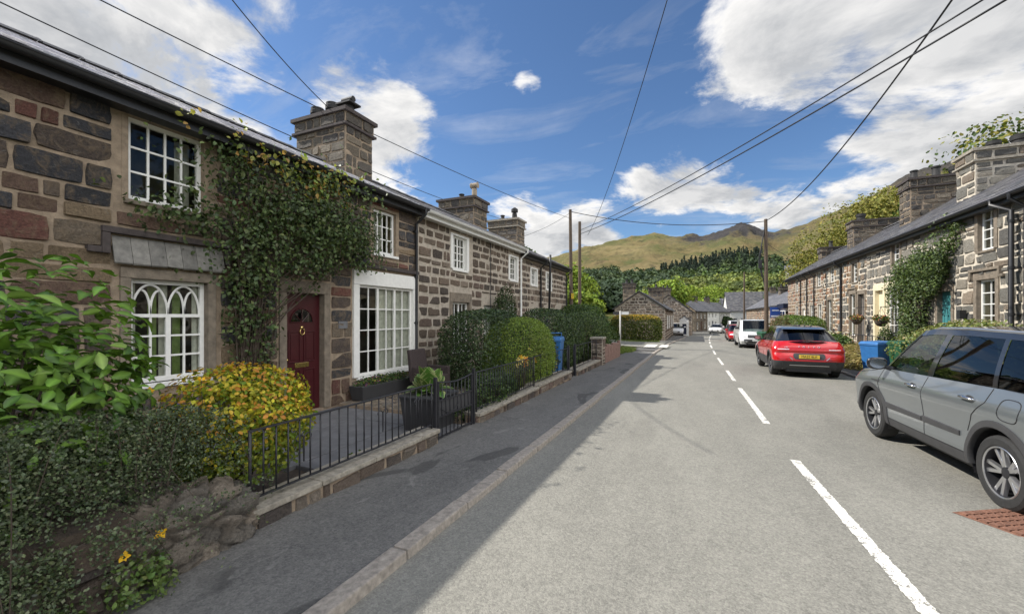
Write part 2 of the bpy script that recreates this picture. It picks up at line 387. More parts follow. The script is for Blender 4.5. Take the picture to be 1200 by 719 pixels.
def build_terrain():
    rs = [0, 6, 14, 25, 40, 55, 75, 95, 120, 150, 180] + list(np.linspace(215, 1180, 125)) + [1260, 1350]
    azs = list(np.arange(-180, -30, 4.)) + list(np.arange(-30, 36, .26)) + list(np.arange(36, 180, 4.))
    V = []; Fc = []; na = len(azs)
    for r in rs:
        for a in azs:
            x, y = r*math.sin(R(a)), r*math.cos(R(a)); V.append((x, y, terrain(x, y)))
    for i in range(len(rs)-1):
        for j in range(na):
            k = (j+1) % na; Fc.append((i*na+j, i*na+k, (i+1)*na+k, (i+1)*na+j))
    me = bpy.data.meshes.new('hillside_ground'); me.from_pydata(V, [], Fc)
    m, nt, p, out = nodes_of('moorland'); v = nt.nodes.new('ShaderNodeNewGeometry').outputs['Position']
    n1 = noise(nt, scaled(nt, v, (1, 1, 2.2)), .012, 9, .62, .8); n2 = noise(nt, v, .045, 10, .75); n3 = noise(nt, scaled(nt, v, (1, 1, 3)), .006, 6, .6, .5)
    c = mixc(nt, mrange(nt, n1.outputs['Fac'], .38, .62, 0, 1), (.215, .165, .078), (.12, .128, .05))
    c = mixc(nt, mrange(nt, n3.outputs['Fac'], .48, .66, 0, .85), c, (.285, .225, .11))
    c = mixc(nt, mrange(nt, n2.outputs['Fac'], .5, .68, 0, .8), c, (.06, .055, .035))
    c = mixc(nt, mrange(nt, n2.outputs['Fac'], .42, .3, 0, .6), c, (.11, .125, .05))
    sp = nt.nodes.new('ShaderNodeSeparateXYZ'); link(nt, v, sp.inputs[0])
    low = mrange(nt, sp.outputs[2], 8, 45, 1, 0)
    c = mixc(nt, low, c, mixc(nt, mrange(nt, n2.outputs['Fac'], .4, .6, 0, 1), (.09, .13, .03), (.16, .15, .05)))
    # bare rock of the crag and rock outcrops
    ge = nt.nodes.new('ShaderNodeNewGeometry'); sn = nt.nodes.new('ShaderNodeSeparateXYZ'); link(nt, ge.outputs['Normal'], sn.inputs[0])
    vm = nt.nodes.new('ShaderNodeVectorMath'); vm.operation = 'DISTANCE'; link(nt, v, vm.inputs[0]); vm.inputs[1].default_value = (86, 1045, 200)
    crag = mrange(nt, math_(nt, 'ADD', vm.outputs['Value'], mrange(nt, n2.outputs['Fac'], .3, .7, -70, 70)), 75, 150, 1, 0)
    vm2 = nt.nodes.new('ShaderNodeVectorMath'); vm2.operation = 'DISTANCE'; link(nt, v, vm2.inputs[0]); vm2.inputs[1].default_value = (480, 990, 300)
    crag2 = mrange(nt, math_(nt, 'ADD', vm2.outputs['Value'], mrange(nt, n1.outputs['Fac'], .3, .7, -60, 60)), 110, 200, .9, 0)
    rk = math_(nt, 'MAXIMUM', crag, crag2)
    rk = math_(nt, 'MAXIMUM', rk, mrange(nt, n2.outputs['Fac'], .66, .74, 0, .6))
    c = mixc(nt, rk, c, mixc(nt, n2.outputs['Fac'], (.03, .029, .032), (.10, .093, .088)))
    link(nt, c, p.inputs['Base Color']); p.inputs['Roughness'].default_value = .95
    p.inputs['Specular IOR Level'].default_value = .1
    link(nt, bump(nt, n2.outputs['Fac'], 1.0, 12), p.inputs['Normal'])
    o = addmesh('hills', me, None, m, smooth=True); tag(o, kind='structure'); return o
build_terrain()

def strip(name, ys, xl, xr, dz, m, n=6, kind='structure'):
    mb = MB(); G = [[(xl(y)+(xr(y)-xl(y))*k/n, y, gz(y)+dz) for k in range(n+1)] for y in ys]; mb.grid(G)
    return tag(mb.build(name, m, None, smooth=True, recalc=False), kind=kind)
YS = list(np.arange(-14, 60, 2.)) + list(np.arange(60, 112, 1.5))
strip('road', YS, lambda y: kl(y)-.02, lambda y: kr(y)+.02, 0, M['road'], 10)
def pave_in(y): return -3.13 if y < 20 else (-3.6 if y < 24 else kl(y)-1.5)
strip('pavement', [y for y in YS if y <= 24.5], lambda y: -3.3, lambda y: kl(y)-.14, .055, M['pave'])
strip('pavement', [24.5]+[y for y in YS if y > 36], lambda y: kl(y)-1.6, lambda y: kl(y)-.14, .055, M['pave'])
strip('pavement', YS, lambda y: kr(y)+.14, lambda y: kr(y)+1.45, .055, M['pave'])
# side lane that joins on the left, with its verge
mb = MB(); mb.grid([[(-1.9-22*t, 26.5+t*10+s*(6.2-2*t), gz(29)+.1+t*.25) for s in (0, .25, .5, .75, 1)] for t in np.linspace(0, 1, 10)])
tag(mb.build('side_lane', M['road'], None, recalc=False), kind='structure')
def kerbrun(k, sgn, ya, yb, L, m):
    mb = MB(); y = ya
    while y < yb:
        l = L*random.uniform(.9, 1.08); y1 = min(y+l, yb)-.012; j = random.uniform(-.006, .006); hz = .066+random.uniform(-.006, .006)
        f = (lambda yy, o: k(yy)+sgn*(o+j))
        P = [(f(y, 0), y, gz(y)-.1), (f(y1, 0), y1, gz(y1)-.1), (f(y1, .15), y1, gz(y1)-.1), (f(y, .15), y, gz(y)-.1),
             (f(y, .012), y, gz(y)+hz), (f(y1, .012), y1, gz(y1)+hz), (f(y1, .15), y1, gz(y1)+hz), (f(y, .15), y, gz(y)+hz)]
        mb.hexa(P); y = y1+.018
    return tag(mb.build('kerb', m, None, bevel=.014), kind='structure')
kerbrun(kl, -1, -13, 100, .92, M['kerb']); kerbrun(kr, 1, -13, 90, .92, M['kerb'])
# centre line dashes and edge markings, worn
def worn_paint():
    m, nt, p, out = nodes_of('worn_line_paint'); v = texcoord(nt)
    n = noise(nt, v, 70, 8, .75); n2 = noise(nt, v, 9, 5, .6)
    p.inputs['Base Color'].default_value = (.72, .7, .64, 1); p.inputs['Roughness'].default_value = .8
    t = nt.nodes.new('ShaderNodeBsdfTransparent'); mx = nt.nodes.new('ShaderNodeMixShader')
    link(nt, mrange(nt, math_(nt, 'ADD', n.outputs['Fac'], math_(nt, 'MULTIPLY', n2.outputs['Fac'], .6)), .69, .77, 0, 1), mx.inputs[0])
    link(nt, t.outputs[0], mx.inputs[1]); link(nt, p.outputs[0], mx.inputs[2]); link(nt, mx.outputs[0], out.inputs['Surface']); return m
M['worn'] = worn_paint()
CL = [(-10, 1.4), (3, 1.27), (6, 1.14), (12, 1.08), (24, 1.03), (34, 1.12), (45, 1.4), (58, 2.0), (70, 2.9), (80, 5), (90, 8.6)]
def cl(y): return float(np.interp(y, [p[0] for p in CL], [p[1] for p in CL]))
mb = MB()
for a, b in [(-5.6, -2.4), (.4, 6.05), (8.0, 12.0), (13.4, 16.2), (18.2, 21.6), (23.8, 27.4), (29.6, 33.2)] + [(35.4+6*i, 39+6*i) for i in range(9)]:
    w = .05; ys = np.linspace(a, b, 8)
    ys = np.arange(a, b, .025 if b < 18 else .2); mb.grid([[(cl(y)-w+random.gauss(0, .004), y+random.gauss(0, .0035), gz(y)+.005), (cl(y)+w+random.gauss(0, .004), y+random.gauss(0, .0035), gz(y)+.005)] for y in ys])
for y0, x0, x1 in ((26.8, -2.9, -2.2), (26.8, -2.0, -1.5)):
    mb.quad((x0, y0, gz(y0)+.104), (x1, y0, gz(y0)+.104), (x1, y0+2.6, gz(y0)+.104), (x0, y0+2.6, gz(y0)+.104))
ys = np.linspace(25, 40, 12)
for o in (.12, .3): mb.grid([[(kr(y)-o-.06, y, gz(y)+.005), (kr(y)-o, y, gz(y)+.005)] for y in ys])
tag(mb.build('road_markings', M['worn'], None, recalc=False), kind='structure')
# ---------------------------------------------------------------- masonry and houses
def frame(O, U, N):
    O, U, N = Vector(O), Vector(U), Vector(N)
    return lambda u, d, z: O + U*u + N*d + Vector((0, 0, z))
STY = {
 'block': dict(h=(.18, .34), w=(.28, .82), gap=.016, prot=.028, jit=.018, m='stone', mort='mort1',
    pal=[(.06, .06, .068), (.105, .08, .066), (.17, .105, .076), (.28, .205, .125), (.14, .108, .082), (.2, .085, .064), (.078, .074, .076), (.21, .165, .118)], wt=[.22, .16, .15, .12, .13, .07, .1, .05]),
 'brown': dict(h=(.17, .3), w=(.24, .6), gap=.07, prot=.03, jit=.02, m='stone2', mort='mort2',
    pal=[(.13, .096, .07), (.18, .132, .096), (.095, .074, .06), (.23, .18, .135), (.16, .11, .085)], wt=[.3, .25, .2, .12, .13]),
 'grey': dict(h=(.26, .46), w=(.28, .62), gap=.045, prot=.035, jit=.035, m='stone3', mort='mort3',
    pal=[(.2, .188, .16), (.27, .248, .205), (.14, .132, .118), (.33, .29, .23), (.27, .212, .155)], wt=[.34, .24, .2, .1, .12]),
 'mixed': dict(h=(.22, .4), w=(.22, .5), gap=.048, prot=.03, jit=.03, m='stone3', mort='mort3',
    pal=[(.15, .145, .125), (.3, .16, .085), (.34, .23, .13), (.22, .16, .11), (.11, .105, .095)], wt=[.28, .2, .17, .2, .15]),
 'tan': dict(h=(.18, .34), w=(.2, .5), gap=.05, prot=.025, jit=.025, m='stone3', mort='mort2',
    pal=[(.27, .17, .1), (.33, .24, .15), (.17, .12, .085), (.14, .12, .1), (.29, .135, .08)], wt=[.26, .24, .2, .15, .15]),
 'dark': dict(h=(.16, .3), w=(.25, .6), gap=.03, prot=.03, jit=.02, m='stone2', mort='mort1',
    pal=[(.11, .096, .08), (.155, .132, .1), (.08, .072, .066), (.2, .165, .12)], wt=[.3, .3, .2, .2]),
}
def stone(mb, F, u0, u1, z0, z1, st, g, mi):
    w, h = u1-u0, z1-z0
    if w < .05 or h < .04: return
    nu = max(2, int(w/.13)+1); nz = max(2, int(h/.11)+1); e = min(.016, w*.2, h*.2)
    us = [0] + list(np.linspace(e, w-e, nu)) + [w]; zs = [0] + list(np.linspace(e, h-e, nz)) + [h]
    c = np.array(st['pal'][g.choice(len(st['pal']), p=st['wt'])])*(1+g.normal()*.13); c = tuple(np.clip(c, .012, .6))
    sd = g.uniform(0, 90); prot = st['prot']*g.uniform(.6, 1.25); tl = g.normal(size=2)*.02; j = st['jit']; G = []
    rr = min(.07, .28*min(w, h)) if j > .015 else min(.03, .15*min(w, h))
    for a, z in enumerate(zs):
        row = []
        for b, u in enumerate(us):
            ed = a in (0, len(zs)-1) or b in (0, len(us)-1)
            q = Vector((u*4.2+sd, z*4.2, sd*.37)); n1 = mnoise.noise(q); n2 = mnoise.noise(q*2.7)
            d = -.007 if ed else prot + n1*.016 + n2*.011 + tl[0]*(u/w-.5) + tl[1]*(z/h-.5)
            if not ed and (a in (1, len(zs)-2) or b in (1, len(us)-2)): d -= .004 + abs(n2)*.007
            uu = u + (n2*j if ed else n1*j*.5); zz = z + (n1*j if ed else n2*j*.5)
            # round the corners of the block
            cu, cz = min(u, w-u), min(z, h-z)
            if cu < rr and cz < rr:
                dd = math.hypot(rr-cu, rr-cz)
                if dd > rr:
                    k = rr/dd; uu = uu + ((rr-(rr-cu)*k)-cu)*(1 if u < w/2 else -1); zz = zz + ((rr-(rr-cz)*k)-cz)*(1 if z < h/2 else -1)
            row.append(F(u0+uu, d, z0+zz))
        G.append(row)
    mb.grid(G, mi, c)
def stonework(mb, F, u0, u1, z0, z1, st, g, holes=(), mi=1, top=None):
    z = z0
    while z < z1-.05:
        h = g.uniform(*st['h'])
        if z+h > z1-.12: h = z1-z
        zt = z+h; u = u0 - g.uniform(0, .2)
        # free runs along this course
        cuts = sorted(set([u0, u1] + [min(max(a, u0), u1) for hh in holes for a in hh[:2]]))
        runs = []
        for a, b in zip(cuts[:-1], cuts[1:]):
            if b-a < .03: continue
            segs = [(z, zt)]; mid = (a+b)/2
            for (ha, hb, hz0, hz1) in holes:
                if ha < mid < hb:
                    ns = []
                    for s0, s1 in segs:
                        if hz1 <= s0 or hz0 >= s1: ns.append((s0, s1)); continue
                        if hz0-s0 > .06: ns.append((s0, hz0))
                        if s1-hz1 > .06: ns.append((hz1, s1))
                    segs = ns
            for s in segs:
                if runs and abs(runs[-1][1]-a) < 1e-6 and runs[-1][2:] == s: runs[-1] = (runs[-1][0], b, *s)
                else: runs.append((a, b, *s))
        gp = st['gap']/2
        for a, b, s0, s1 in runs:
            x = a
            while x < b-.02:
                w = g.uniform(*st['w']);
                if g.random() < .15: w *= .5
                if b-(x+w) < st['w'][0]*.6: w = b-x
                zz = s1
                if top is not None: zz = min(s1, min(top(x), top(x+w)))
                zj = g.uniform(-1, 1, 2)*st['jit']*.6
                if st['jit'] > .015 and w < .7 and (s1-s0) > .3 and g.random() < .4:
                    zm = s0+(s1-s0)*g.uniform(.4, .6)
                    stone(mb, F, x+gp, x+w-gp, s0+gp, min(zm, zz)-gp, st, g, mi)
                    if zz > zm+.05: stone(mb, F, x+gp, x+w-gp, zm+gp, zz-gp, st, g, mi)
                else: stone(mb, F, x+gp, x+w-gp, s0+gp+zj[0], zz-gp+zj[1], st, g, mi)
                x += w
        z = zt
def backing(mb, F, u0, u1, z0, z1, holes, mi=0, thick=.24):
    us = sorted(set([u0, u1] + [a for h in holes for a in h[:2] if u0 < a < u1])); zs = sorted(set([z0, z1] + [a for h in holes for a in h[2:] if z0 < a < z1]))
    for a, b in zip(us[:-1], us[1:]):
        for c, d in zip(zs[:-1], zs[1:]):
            mu, mz = (a+b)/2, (c+d)/2
            if any(h[0] < mu < h[1] and h[2] < mz < h[3] for h in holes): continue
            mb.quad(F(a, 0, c), F(b, 0, c), F(b, 0, d), F(a, 0, d), mi)
    for a, b, c, d in holes:
        for p, q in (((a, c), (b, c)), ((b, c), (b, d)), ((b, d), (a, d)), ((a, d), (a, c))):
            mb.quad(F(p[0], 0, p[1]), F(q[0], 0, q[1]), F(q[0], -thick, q[1]), F(p[0], -thick, p[1]), mi)

def window(par, F, u0, u1, z0, z1, cols=4, rows=3, fm='white', rec=.07, fw=.05, bar=.012, casements=1, gothic=False, sill=None, curtain=None, name='window', label=None):
    """glazed window set back in its opening: frame with glazing bars > pane, sill, curtain, room"""
    mb = MB(); d0, d1 = -rec-.05, -rec
    u0, u1, z0, z1 = u0+.006, u1-.006, z0+.004, z1-.006
    mb.fbox(F, u0, u1, d0, d1, z0, z0+fw*1.25); mb.fbox(F, u0, u1, d0, d1, z1-fw, z1)
    mb.fbox(F, u0, u0+fw, d0, d1-.002, z0+fw*1.25, z1-fw); mb.fbox(F, u1-fw, u1, d0, d1-.002, z0+fw*1.25, z1-fw)
    iu0, iu1, iz0, iz1 = u0+fw, u1-fw, z0+fw*1.25, z1-fw
    cw = (iu1-iu0)/casements
    gz1 = iz1
    if gothic: gz1 = iz0+(iz1-iz0)*.66
    for k in range(casements):
        a, b = iu0+k*cw, iu0+(k+1)*cw
        if k: mb.fbox(F, a-.028, a+.028, d0, d1-.004, iz0, gz1 if gothic else iz1)
        n = cols//casements
        for q in range(1, n):
            x = a+(b-a)*q/n; mb.fbox(F, x-bar, x+bar, d0+.012, d1-.012, iz0, gz1)
    for q in range(1, rows):
        z = iz0+(gz1-iz0)*q/rows; mb.fbox(F, iu0, iu1, d0+.014, d1-.014, z-bar, z+bar)
    if gothic:
        mb.fbox(F, iu0, iu1, d0, d1-.003, gz1-.022, gz1+.022)
        W = (iu1-iu0)/2; H = iz1-gz1-.03
        for k in (0, 1):                       # two pointed arches, each with an interlaced pair inside
            c = iu0+k*W
            def arc(ua, ub, h, n=9):
                p = []
                for i in range(n+1):
                    t = i/n; p.append((ua+(ub-ua)*math.sin(t*math.pi/2)**1.0*1.0 if False else ua+(ub-ua)*(1-math.cos(t*math.pi/2)), gz1+.02+h*math.sin(t*math.pi/2)))
                return p
            A = [arc(c, c+W/2, H), arc(c+W, c+W/2, H), arc(c+W/2, c+W*.27, H*.8), arc(c+W/2, c+W*.73, H*.8)]
            for pts in A:
                for (p, q) in zip(pts[:-1], pts[1:]):
                    mb.tube([F(p[0], d0+.025, p[1]), F(q[0], d0+.025, q[1])], .0145, 6)
    w = mb.build(name, M[fm], par); tag(w, label) if label else None
    g = MB(); g.quad(F(iu0, d0+.02, iz0), F(iu1, d0+.02, iz0), F(iu1, d0+.02, iz1), F(iu0, d0+.02, iz1)); g.build('pane', M['glass'], w)
    r = MB(); D = -rec-.75
    for q in (((u0-.3, D, z0-.2), (u1+.3, D, z0-.2), (u1+.3, D, z1+.2), (u0-.3, D, z1+.2)), ((u0-.3, D, z0-.2), (u1+.3, D, z0-.2), (u1+.3, -.26, z0-.2), (u0-.3, -.26, z0-.2)),
              ((u0-.3, D, z1+.2), (u1+.3, D, z1+.2), (u1+.3, -.26, z1+.2), (u0-.3, -.26, z1+.2)), ((u0-.3, D, z0-.2), (u0-.3, -.26, z0-.2), (u0-.3, -.26, z1+.2), (u0-.3, D, z1+.2)),
              ((u1+.3, D, z0-.2), (u1+.3, -.26, z0-.2), (u1+.3, -.26, z1+.2), (u1+.3, D, z1+.2))): r.quad(*[F(*p) for p in q])
    r.build('room_lining', M['room'], w)
    if curtain:
        for (a, b, cm, dd) in curtain:
            c = MB(); xs = np.linspace(u0+(u1-u0)*a, u0+(u1-u0)*b, max(4, int((u1-u0)*(b-a)/.03)))
            c.grid([[F(x, -rec-.085-dd+.018*math.sin(x*70), z) for x in xs] for z in (z0, (z0+z1)/2, z1)])
            c.build('curtain', M[cm], w, smooth=True)
    if sill:
        s = MB(); s.fbox(F, u0-.05, u1+.05, -rec-.02, .05, z0-.06, z0-.004); s.build('sill', M[sill], w, bevel=.008)
    return w
def door(par, F, u0, u1, z0, z1, dm, rec=.1, fan=False, knocker=False, panels=True, frame_m=None, glazed=False, name='door'):
    mb = MB(); d1 = -rec; mb.fbox(F, u0+.005, u1-.005, d1-.05, d1, z0, z1-.005)
    w = u1-u0
    st = .11*w/.75
    # raised stiles, rails and panel mouldings
    def mould(a, b, c, d):
        t = .016
        for q in ((a, b, c, c+t), (a, b, d-t, d), (a, a+t, c+t, d-t), (b-t, b, c+t, d-t)): mb.fbox(F, q[0], q[1], d1+.001, d1+.014, q[2], q[3])
        mb.fbox(F, a+.05, b-.05, d1+.001, d1+.009, c+.05, d-.05)
    H = z1-z0
    if panels:
        a, b, c, d = u0+st, (u0+u1)/2-.035, (u0+u1)/2+.035, u1-st
        for (za, zb) in ((.06, .36), (.42, .68)):
            mould(a, b, z0+za*H, z0+zb*H); mould(c, d, z0+za*H, z0+zb*H)
    o = mb.build(name, M[dm], par, bevel=.003)
    if fan:
        cx, cz, r = (u0+u1)/2, z0+.755*H, w*.3
        g = MB(); pts = [F(cx+r*math.cos(t), d1+.003, cz+r*math.sin(t)*1.05) for t in np.linspace(0, math.pi, 17)]; g.poly(pts); g.build('fanlight', M['carglassdark'], o)
        b = MB()
        b.tube([F(cx+r*math.cos(t), d1+.008, cz+r*math.sin(t)*1.05) for t in np.linspace(0, math.pi, 17)] + [F(cx+r, d1+.008, cz), F(cx-r, d1+.008, cz)], .012, 6)
        for t in (.8, 1.57, 2.34): b.tube([F(cx, d1+.008, cz), F(cx+r*math.cos(t), d1+.008, cz+r*math.sin(t))], .006, 5)
        b.build('fanlight_bars', M[dm], o)
    if knocker:
        k = MB(); cx, cz = (u0+u1)/2, z0+.69*H
        k.lathe([(.0, .0), (.03, .0), (.034, .012), (.02, .024), (0, .026)], n=14, axis='x', c=tuple(F(cx, d1, cz+.04)), closed=True)
        k.tube([F(cx+.045*math.sin(t), d1+.02, cz-.03-.055*math.cos(t)) for t in np.linspace(-2.6, 2.6, 15)], .009, 6)
        k.build('knocker', M['brass'], o, smooth=True)
        l = MB(); l.fbox(F, cx-.14, cx+.14, d1, d1+.012, z0+.375*H, z0+.415*H); l.build('letterbox', M['brass'], o, bevel=.004)
        h = MB(); h.lathe([(0, 0), (.016, 0), (.012, .03), (.026, .04), (.024, .06), (0, .066)], n=12, axis='x', c=tuple(F(u0+.06, d1, z0+.45*H)), closed=True); h.build('door_knob', M['brass'], o, smooth=True)
    return o
SLATEPAL = [(.10, .10, .108), (.125, .122, .125), (.085, .087, .095), (.15, .145, .14), (.11, .105, .115)]
def slates(mb, F, u0, u1, d_eave, z_eave, d_ridge, z_ridge, g, row=.2, wid=.27, mi=0, bright=1.0):
    L = math.hypot(d_ridge-d_eave, z_ridge-z_eave); td, tz = (d_ridge-d_eave)/L, (z_ridge-z_eave)/L; nd, nz_ = -tz, td
    if nz_ < 0: nd, nz_ = -nd, -nz_
    n = int(L/row)+1; t = .009
    # underlay
    mb.hexa([F(u0, d_eave-nd*.05, z_eave-nz_*.05), F(u1, d_eave-nd*.05, z_eave-nz_*.05), F(u1, d_ridge-nd*.05, z_ridge-nz_*.05), F(u0, d_ridge-nd*.05, z_ridge-nz_*.05),
             F(u0, d_eave-nd*.004, z_eave-nz_*.004), F(u1, d_eave-nd*.004, z_eave-nz_*.004), F(u1, d_ridge-nd*.004, z_ridge-nz_*.004), F(u0, d_ridge-nd*.004, z_ridge-nz_*.004)], mi, (.05, .05, .052))
    for i in range(n):
        s0 = i*row - .02; s1 = min(s0+row*1.25, L); u = u0 - (wid/2 if i % 2 else 0)
        while u < u1-.01:
            a, b = max(u, u0)+.002, min(u+wid, u1)-.002; u += wid
            if b-a < .02: continue
            k = g.uniform(-.006, .006); h0 = .011+t+g.uniform(0, .007); h1 = .004
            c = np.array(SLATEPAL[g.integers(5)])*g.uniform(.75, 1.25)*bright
            P = lambda uu, s, h: F(uu, d_eave+td*s+nd*h, z_eave+tz*s+nz_*h)
            mb.hexa([P(a, s0+k, h0-t), P(b, s0+k, h0-t), P(b, s1, h1-t*.5), P(a, s1, h1-t*.5), P(a, s0+k, h0), P(b, s0+k, h0), P(b, s1, h1+t*.4), P(a, s1, h1+t*.4)], mi, tuple(c))
def ridge_tiles(F, u0, u1, d, z, par, L=.45, m='slate'):
    mb = MB(); u = u0
    while u < u1-.05:
        b = min(u+L, u1)-.012; c = (.12, .118, .12)
        for (h, q) in ((.0, .16),):
            G = [[F(x, d+math.sin(t)*.15, z+.02+math.cos(t)*.1-.06 + (.012 if x == b else 0)) for t in np.linspace(-1.35, 1.35, 7)] for x in (u, b)]
            mb.grid(G, 0, tuple(np.array(c)*random.uniform(.8, 1.3)))
        mb.fbox(F, b-.03, b+.004, d-.05, d+.05, z+.05, z+.072, 0, c)
        u += L
    return mb.build('ridge_tiles', M[m], par, colors=True)
def chimney(par, c, sx, sy, z0, z1, st, seed, pots, cap='stack', capm='coping'):
    """stone stack with oversailing courses > each pot"""
    g = np.random.default_rng(seed); mb = MB(); S = STY[st]; x0, x1, y0, y1 = c[0]-sx/2, c[0]+sx/2, c[1]-sy/2, c[1]+sy/2
    mb.box((x0, y0, z0), (x1, y1, z1-.02), 0)
    fr = [(frame((x0, y0, 0), (1, 0, 0), (0, -1, 0)), sx), (frame((x1, y0, 0), (0, 1, 0), (1, 0, 0)), sy), (frame((x1, y1, 0), (-1, 0, 0), (0, 1, 0)), sx), (frame((x0, y1, 0), (0, -1, 0), (-1, 0, 0)), sy)]
    zt = z1-.42
    for F, w in fr:
        stonework(mb, F, .005, w-.005, z0, zt, S, g)
        Fo = (lambda F: lambda u, d, z: F(u, d+.035, z))(F); stonework(mb, Fo, -.03, w+.03, zt+.06, z1-.09, S, g)
    o = .055
    mb.box((x0-.03, y0-.03, zt+.06), (x1+.03, y1+.03, z1-.09), 0)
    mb.box((x0-o-.03, y0-o-.03, zt), (x1+o+.03, y1+o+.03, zt+.055), 2, (.11, .1, .09)); mb.box((x0-o-.05, y0-o-.05, z1-.09), (x1+o+.05, y1+o+.05, z1), 2, (.12, .11, .1))
    o_ = mb.build('chimney', [M[S['mort']], M[S['m']], M['darkstone'] if cap == 'stack' else M[capm]], par, colors=True, recalc=False)
    for (px, py, r, h, kind) in pots:
        p = MB(); c0 = (px, py, z1-.005)
        if kind == 'squat': p.lathe([(r*.9, 0), (r, .02), (r*.95, h*.55), (r*1.12, h*.6), (r*1.14, h*.8), (r*1.02, h*.84), (r*1.05, h), (r*.8, h), (r*.75, h*.4)], c0, 20)
        elif kind == 'tall': p.lathe([(r*1.15, 0), (r*1.1, .05), (r*.85, .12), (r*.75, h*.8), (r*.95, h*.85), (r*1, h*.95), (r*.8, h), (r*.6, h), (r*.55, h*.5)], c0, 20)
        elif kind == 'cowl':
            p.lathe([(r*.95, 0), (r*.85, .05), (r*.75, h*.45), (r*.8, h*.5)], c0, 16); p.lathe([(r*.5, h*.5), (r*.5, h*.68)], c0, 8)
            p.lathe([(r*1.05, h*.62), (r*1.05, h*.86), (r*.3, h), (0, h)], c0, 16)
        elif kind == 'drum':
            p.lathe([(r*1.1, 0), (r, .05), (r*.62, h*.12), (r*.6, h*.62)], c0, 16); q = (c0[0]-r*.95, c0[1], c0[2]+h*.8)
            p.lathe([(r*.62, 0), (r*.72, .03), (r*.62, .06), (r*.62, r*1.84), (r*.72, r*1.87), (r*.62, r*1.9)], q, 16, axis='x')
        elif kind == 'slab':
            p.lathe([(r, 0), (r*1.05, .04), (r*.95, h*.5)], c0, 16); p.box((px-r*1.6, py-r*1.3, z1+h*.5), (px+r*1.6, py+r*1.3, z1+h*.58), 0)
            p.tube([(px-r*1.2, py, z1+h*.8), (px+r*1.2, py, z1+h*.8)], r*.5, 10)
        cm = {'squat': 'pot', 'tall': 'pot', 'cowl': 'pot', 'drum': 'clay', 'slab': 'pot'}[kind]
        p.build('chimney_pot', M[cm], o_, smooth=True, angle=40)
    return o_
def terrace(name, label, side, X, y0, y1, zb, ze, depth, rise, st, seed, windows, doors=(), extra_holes=(), gutter='black', over=.26, back='render', group=None, ends=(False, False), fascia='black', bright=1.0, nowall=()):
    """one cottage of a terrace. side=+1 faces +X. windows: dicts for window(); doors: dicts for door()"""
    g = np.random.default_rng(seed); S = STY[st]
    t = thing(name, label, 'house', (X, (y0+y1)/2, zb), group)
    F = frame((X, 0, 0), (0, 1, 0), (side, 0, 0))
    holes = [(w['o'][0], w['o'][1], w['o'][2], w['o'][3]) for w in windows] + [tuple(d['o']) for d in doors]
    zwt = ze+.04
    mb = MB(); backing(mb, F, y0, y1, zb, zwt, holes)
    keep = [w.get('surround') or w['o'] for w in windows] + [d.get('surround') or d['o'] for d in doors] + list(extra_holes)
    stonework(mb, F, y0+.01, y1-.01, zb, zwt, S, g, keep)
    D = -depth
    mb.quad(F(y0, D, zb), F(y1, D, zb), F(y1, D, zwt), F(y0, D, zwt), 2)
    for yy, e in ((y0, ends[0]), (y1, ends[1])):
        G = frame((X, yy, 0), (-side, 0, 0), (0, -1 if yy == y0 else 1, 0))
        mb.poly([G(0, 0, zb), G(depth, 0, zb), G(depth, 0, zwt), G(depth/2, 0, zwt+rise), G(0, 0, zwt)], 0 if e else 2)
        if e:
            stonework(mb, G, .01, depth-.01, zb, zwt+rise, S, g, top=lambda u: zwt+rise*(1-abs(u-depth/2)/(depth/2))-.02)
    mb.build('wall', [M[S['mort']], M[S['m']], M[back]], t, colors=True, recalc=False)
    # roof
    sl = rise/(depth/2); rf = MB(); ez = zwt-over*sl+.1; rz_ = zwt+rise+.1
    slates(rf, F, y0-.0, y1+.0, over, ez, -depth/2, rz_, g, bright=bright)
    rf.hexa([F(y0, -depth/2, rz_-.05), F(y1, -depth/2, rz_-.05), F(y1, -depth-over, ez-.05), F(y0, -depth-over, ez-.05),
             F(y0, -depth/2, rz_), F(y1, -depth/2, rz_), F(y1, -depth-over, ez), F(y0, -depth-over, ez)], 0, (.11, .11, .115))
    ro = rf.build('roof', M['slate'], t, colors=True, recalc=False)
    ridge_tiles(F, y0, y1, -depth/2, rz_, ro)
    fb = MB(); fb.fbox(F, y0+.004, y1-.004, over-.06, over-.03, ez-.2, ez-.06); fb.fbox(F, y0+.004, y1-.004, .002, over-.06, ez-.195, ez-.175); fb.build('fascia', M[fascia], t)
    gt = MB(); gt.grid([[F(y, over+.045+.062*math.cos(a), ez-.05+.062*math.sin(a)) for a in np.linspace(math.pi, 2*math.pi, 8)] for y in np.linspace(y0+.01, y1-.01, 12)])
    gt.tube([F(y0+.01, over+.107, ez-.05), F(y1-.01, over+.107, ez-.05)], .009, 6)
    gt.build('gutter', M[gutter], t, smooth=True, angle=50, recalc=False)
    for w in windows:
        w = dict(w); o = w.pop('o'); sr = w.pop('surround', None); w.pop('sm', None); window(t, F, *o, **w)
    for d in doors:
        d = dict(d); o = d.pop('o'); d.pop('surround', None); door(t, F, *o, **d)
    return t, F, ez
def surround(t, F, o, w=.11, m='lintel', prot=.03, head=.14, foot=False, name='surround'):
    mb = MB(); u0, u1, z0, z1 = o
    mb.fbox(F, u0-w, u0+.004, -.12, prot, z0+.003, z1-.005); mb.fbox(F, u1-.004, u1+w, -.12, prot, z0+.003, z1-.005); mb.fbox(F, u0-w, u1+w, -.121, prot+.004, z1-.004, z1+head)
    if foot: mb.fbox(F, u0-w, u1+w, -.12, prot+.02, z0-.09, z0-.002)
    return mb.build(name, M[m], t, bevel=.008)
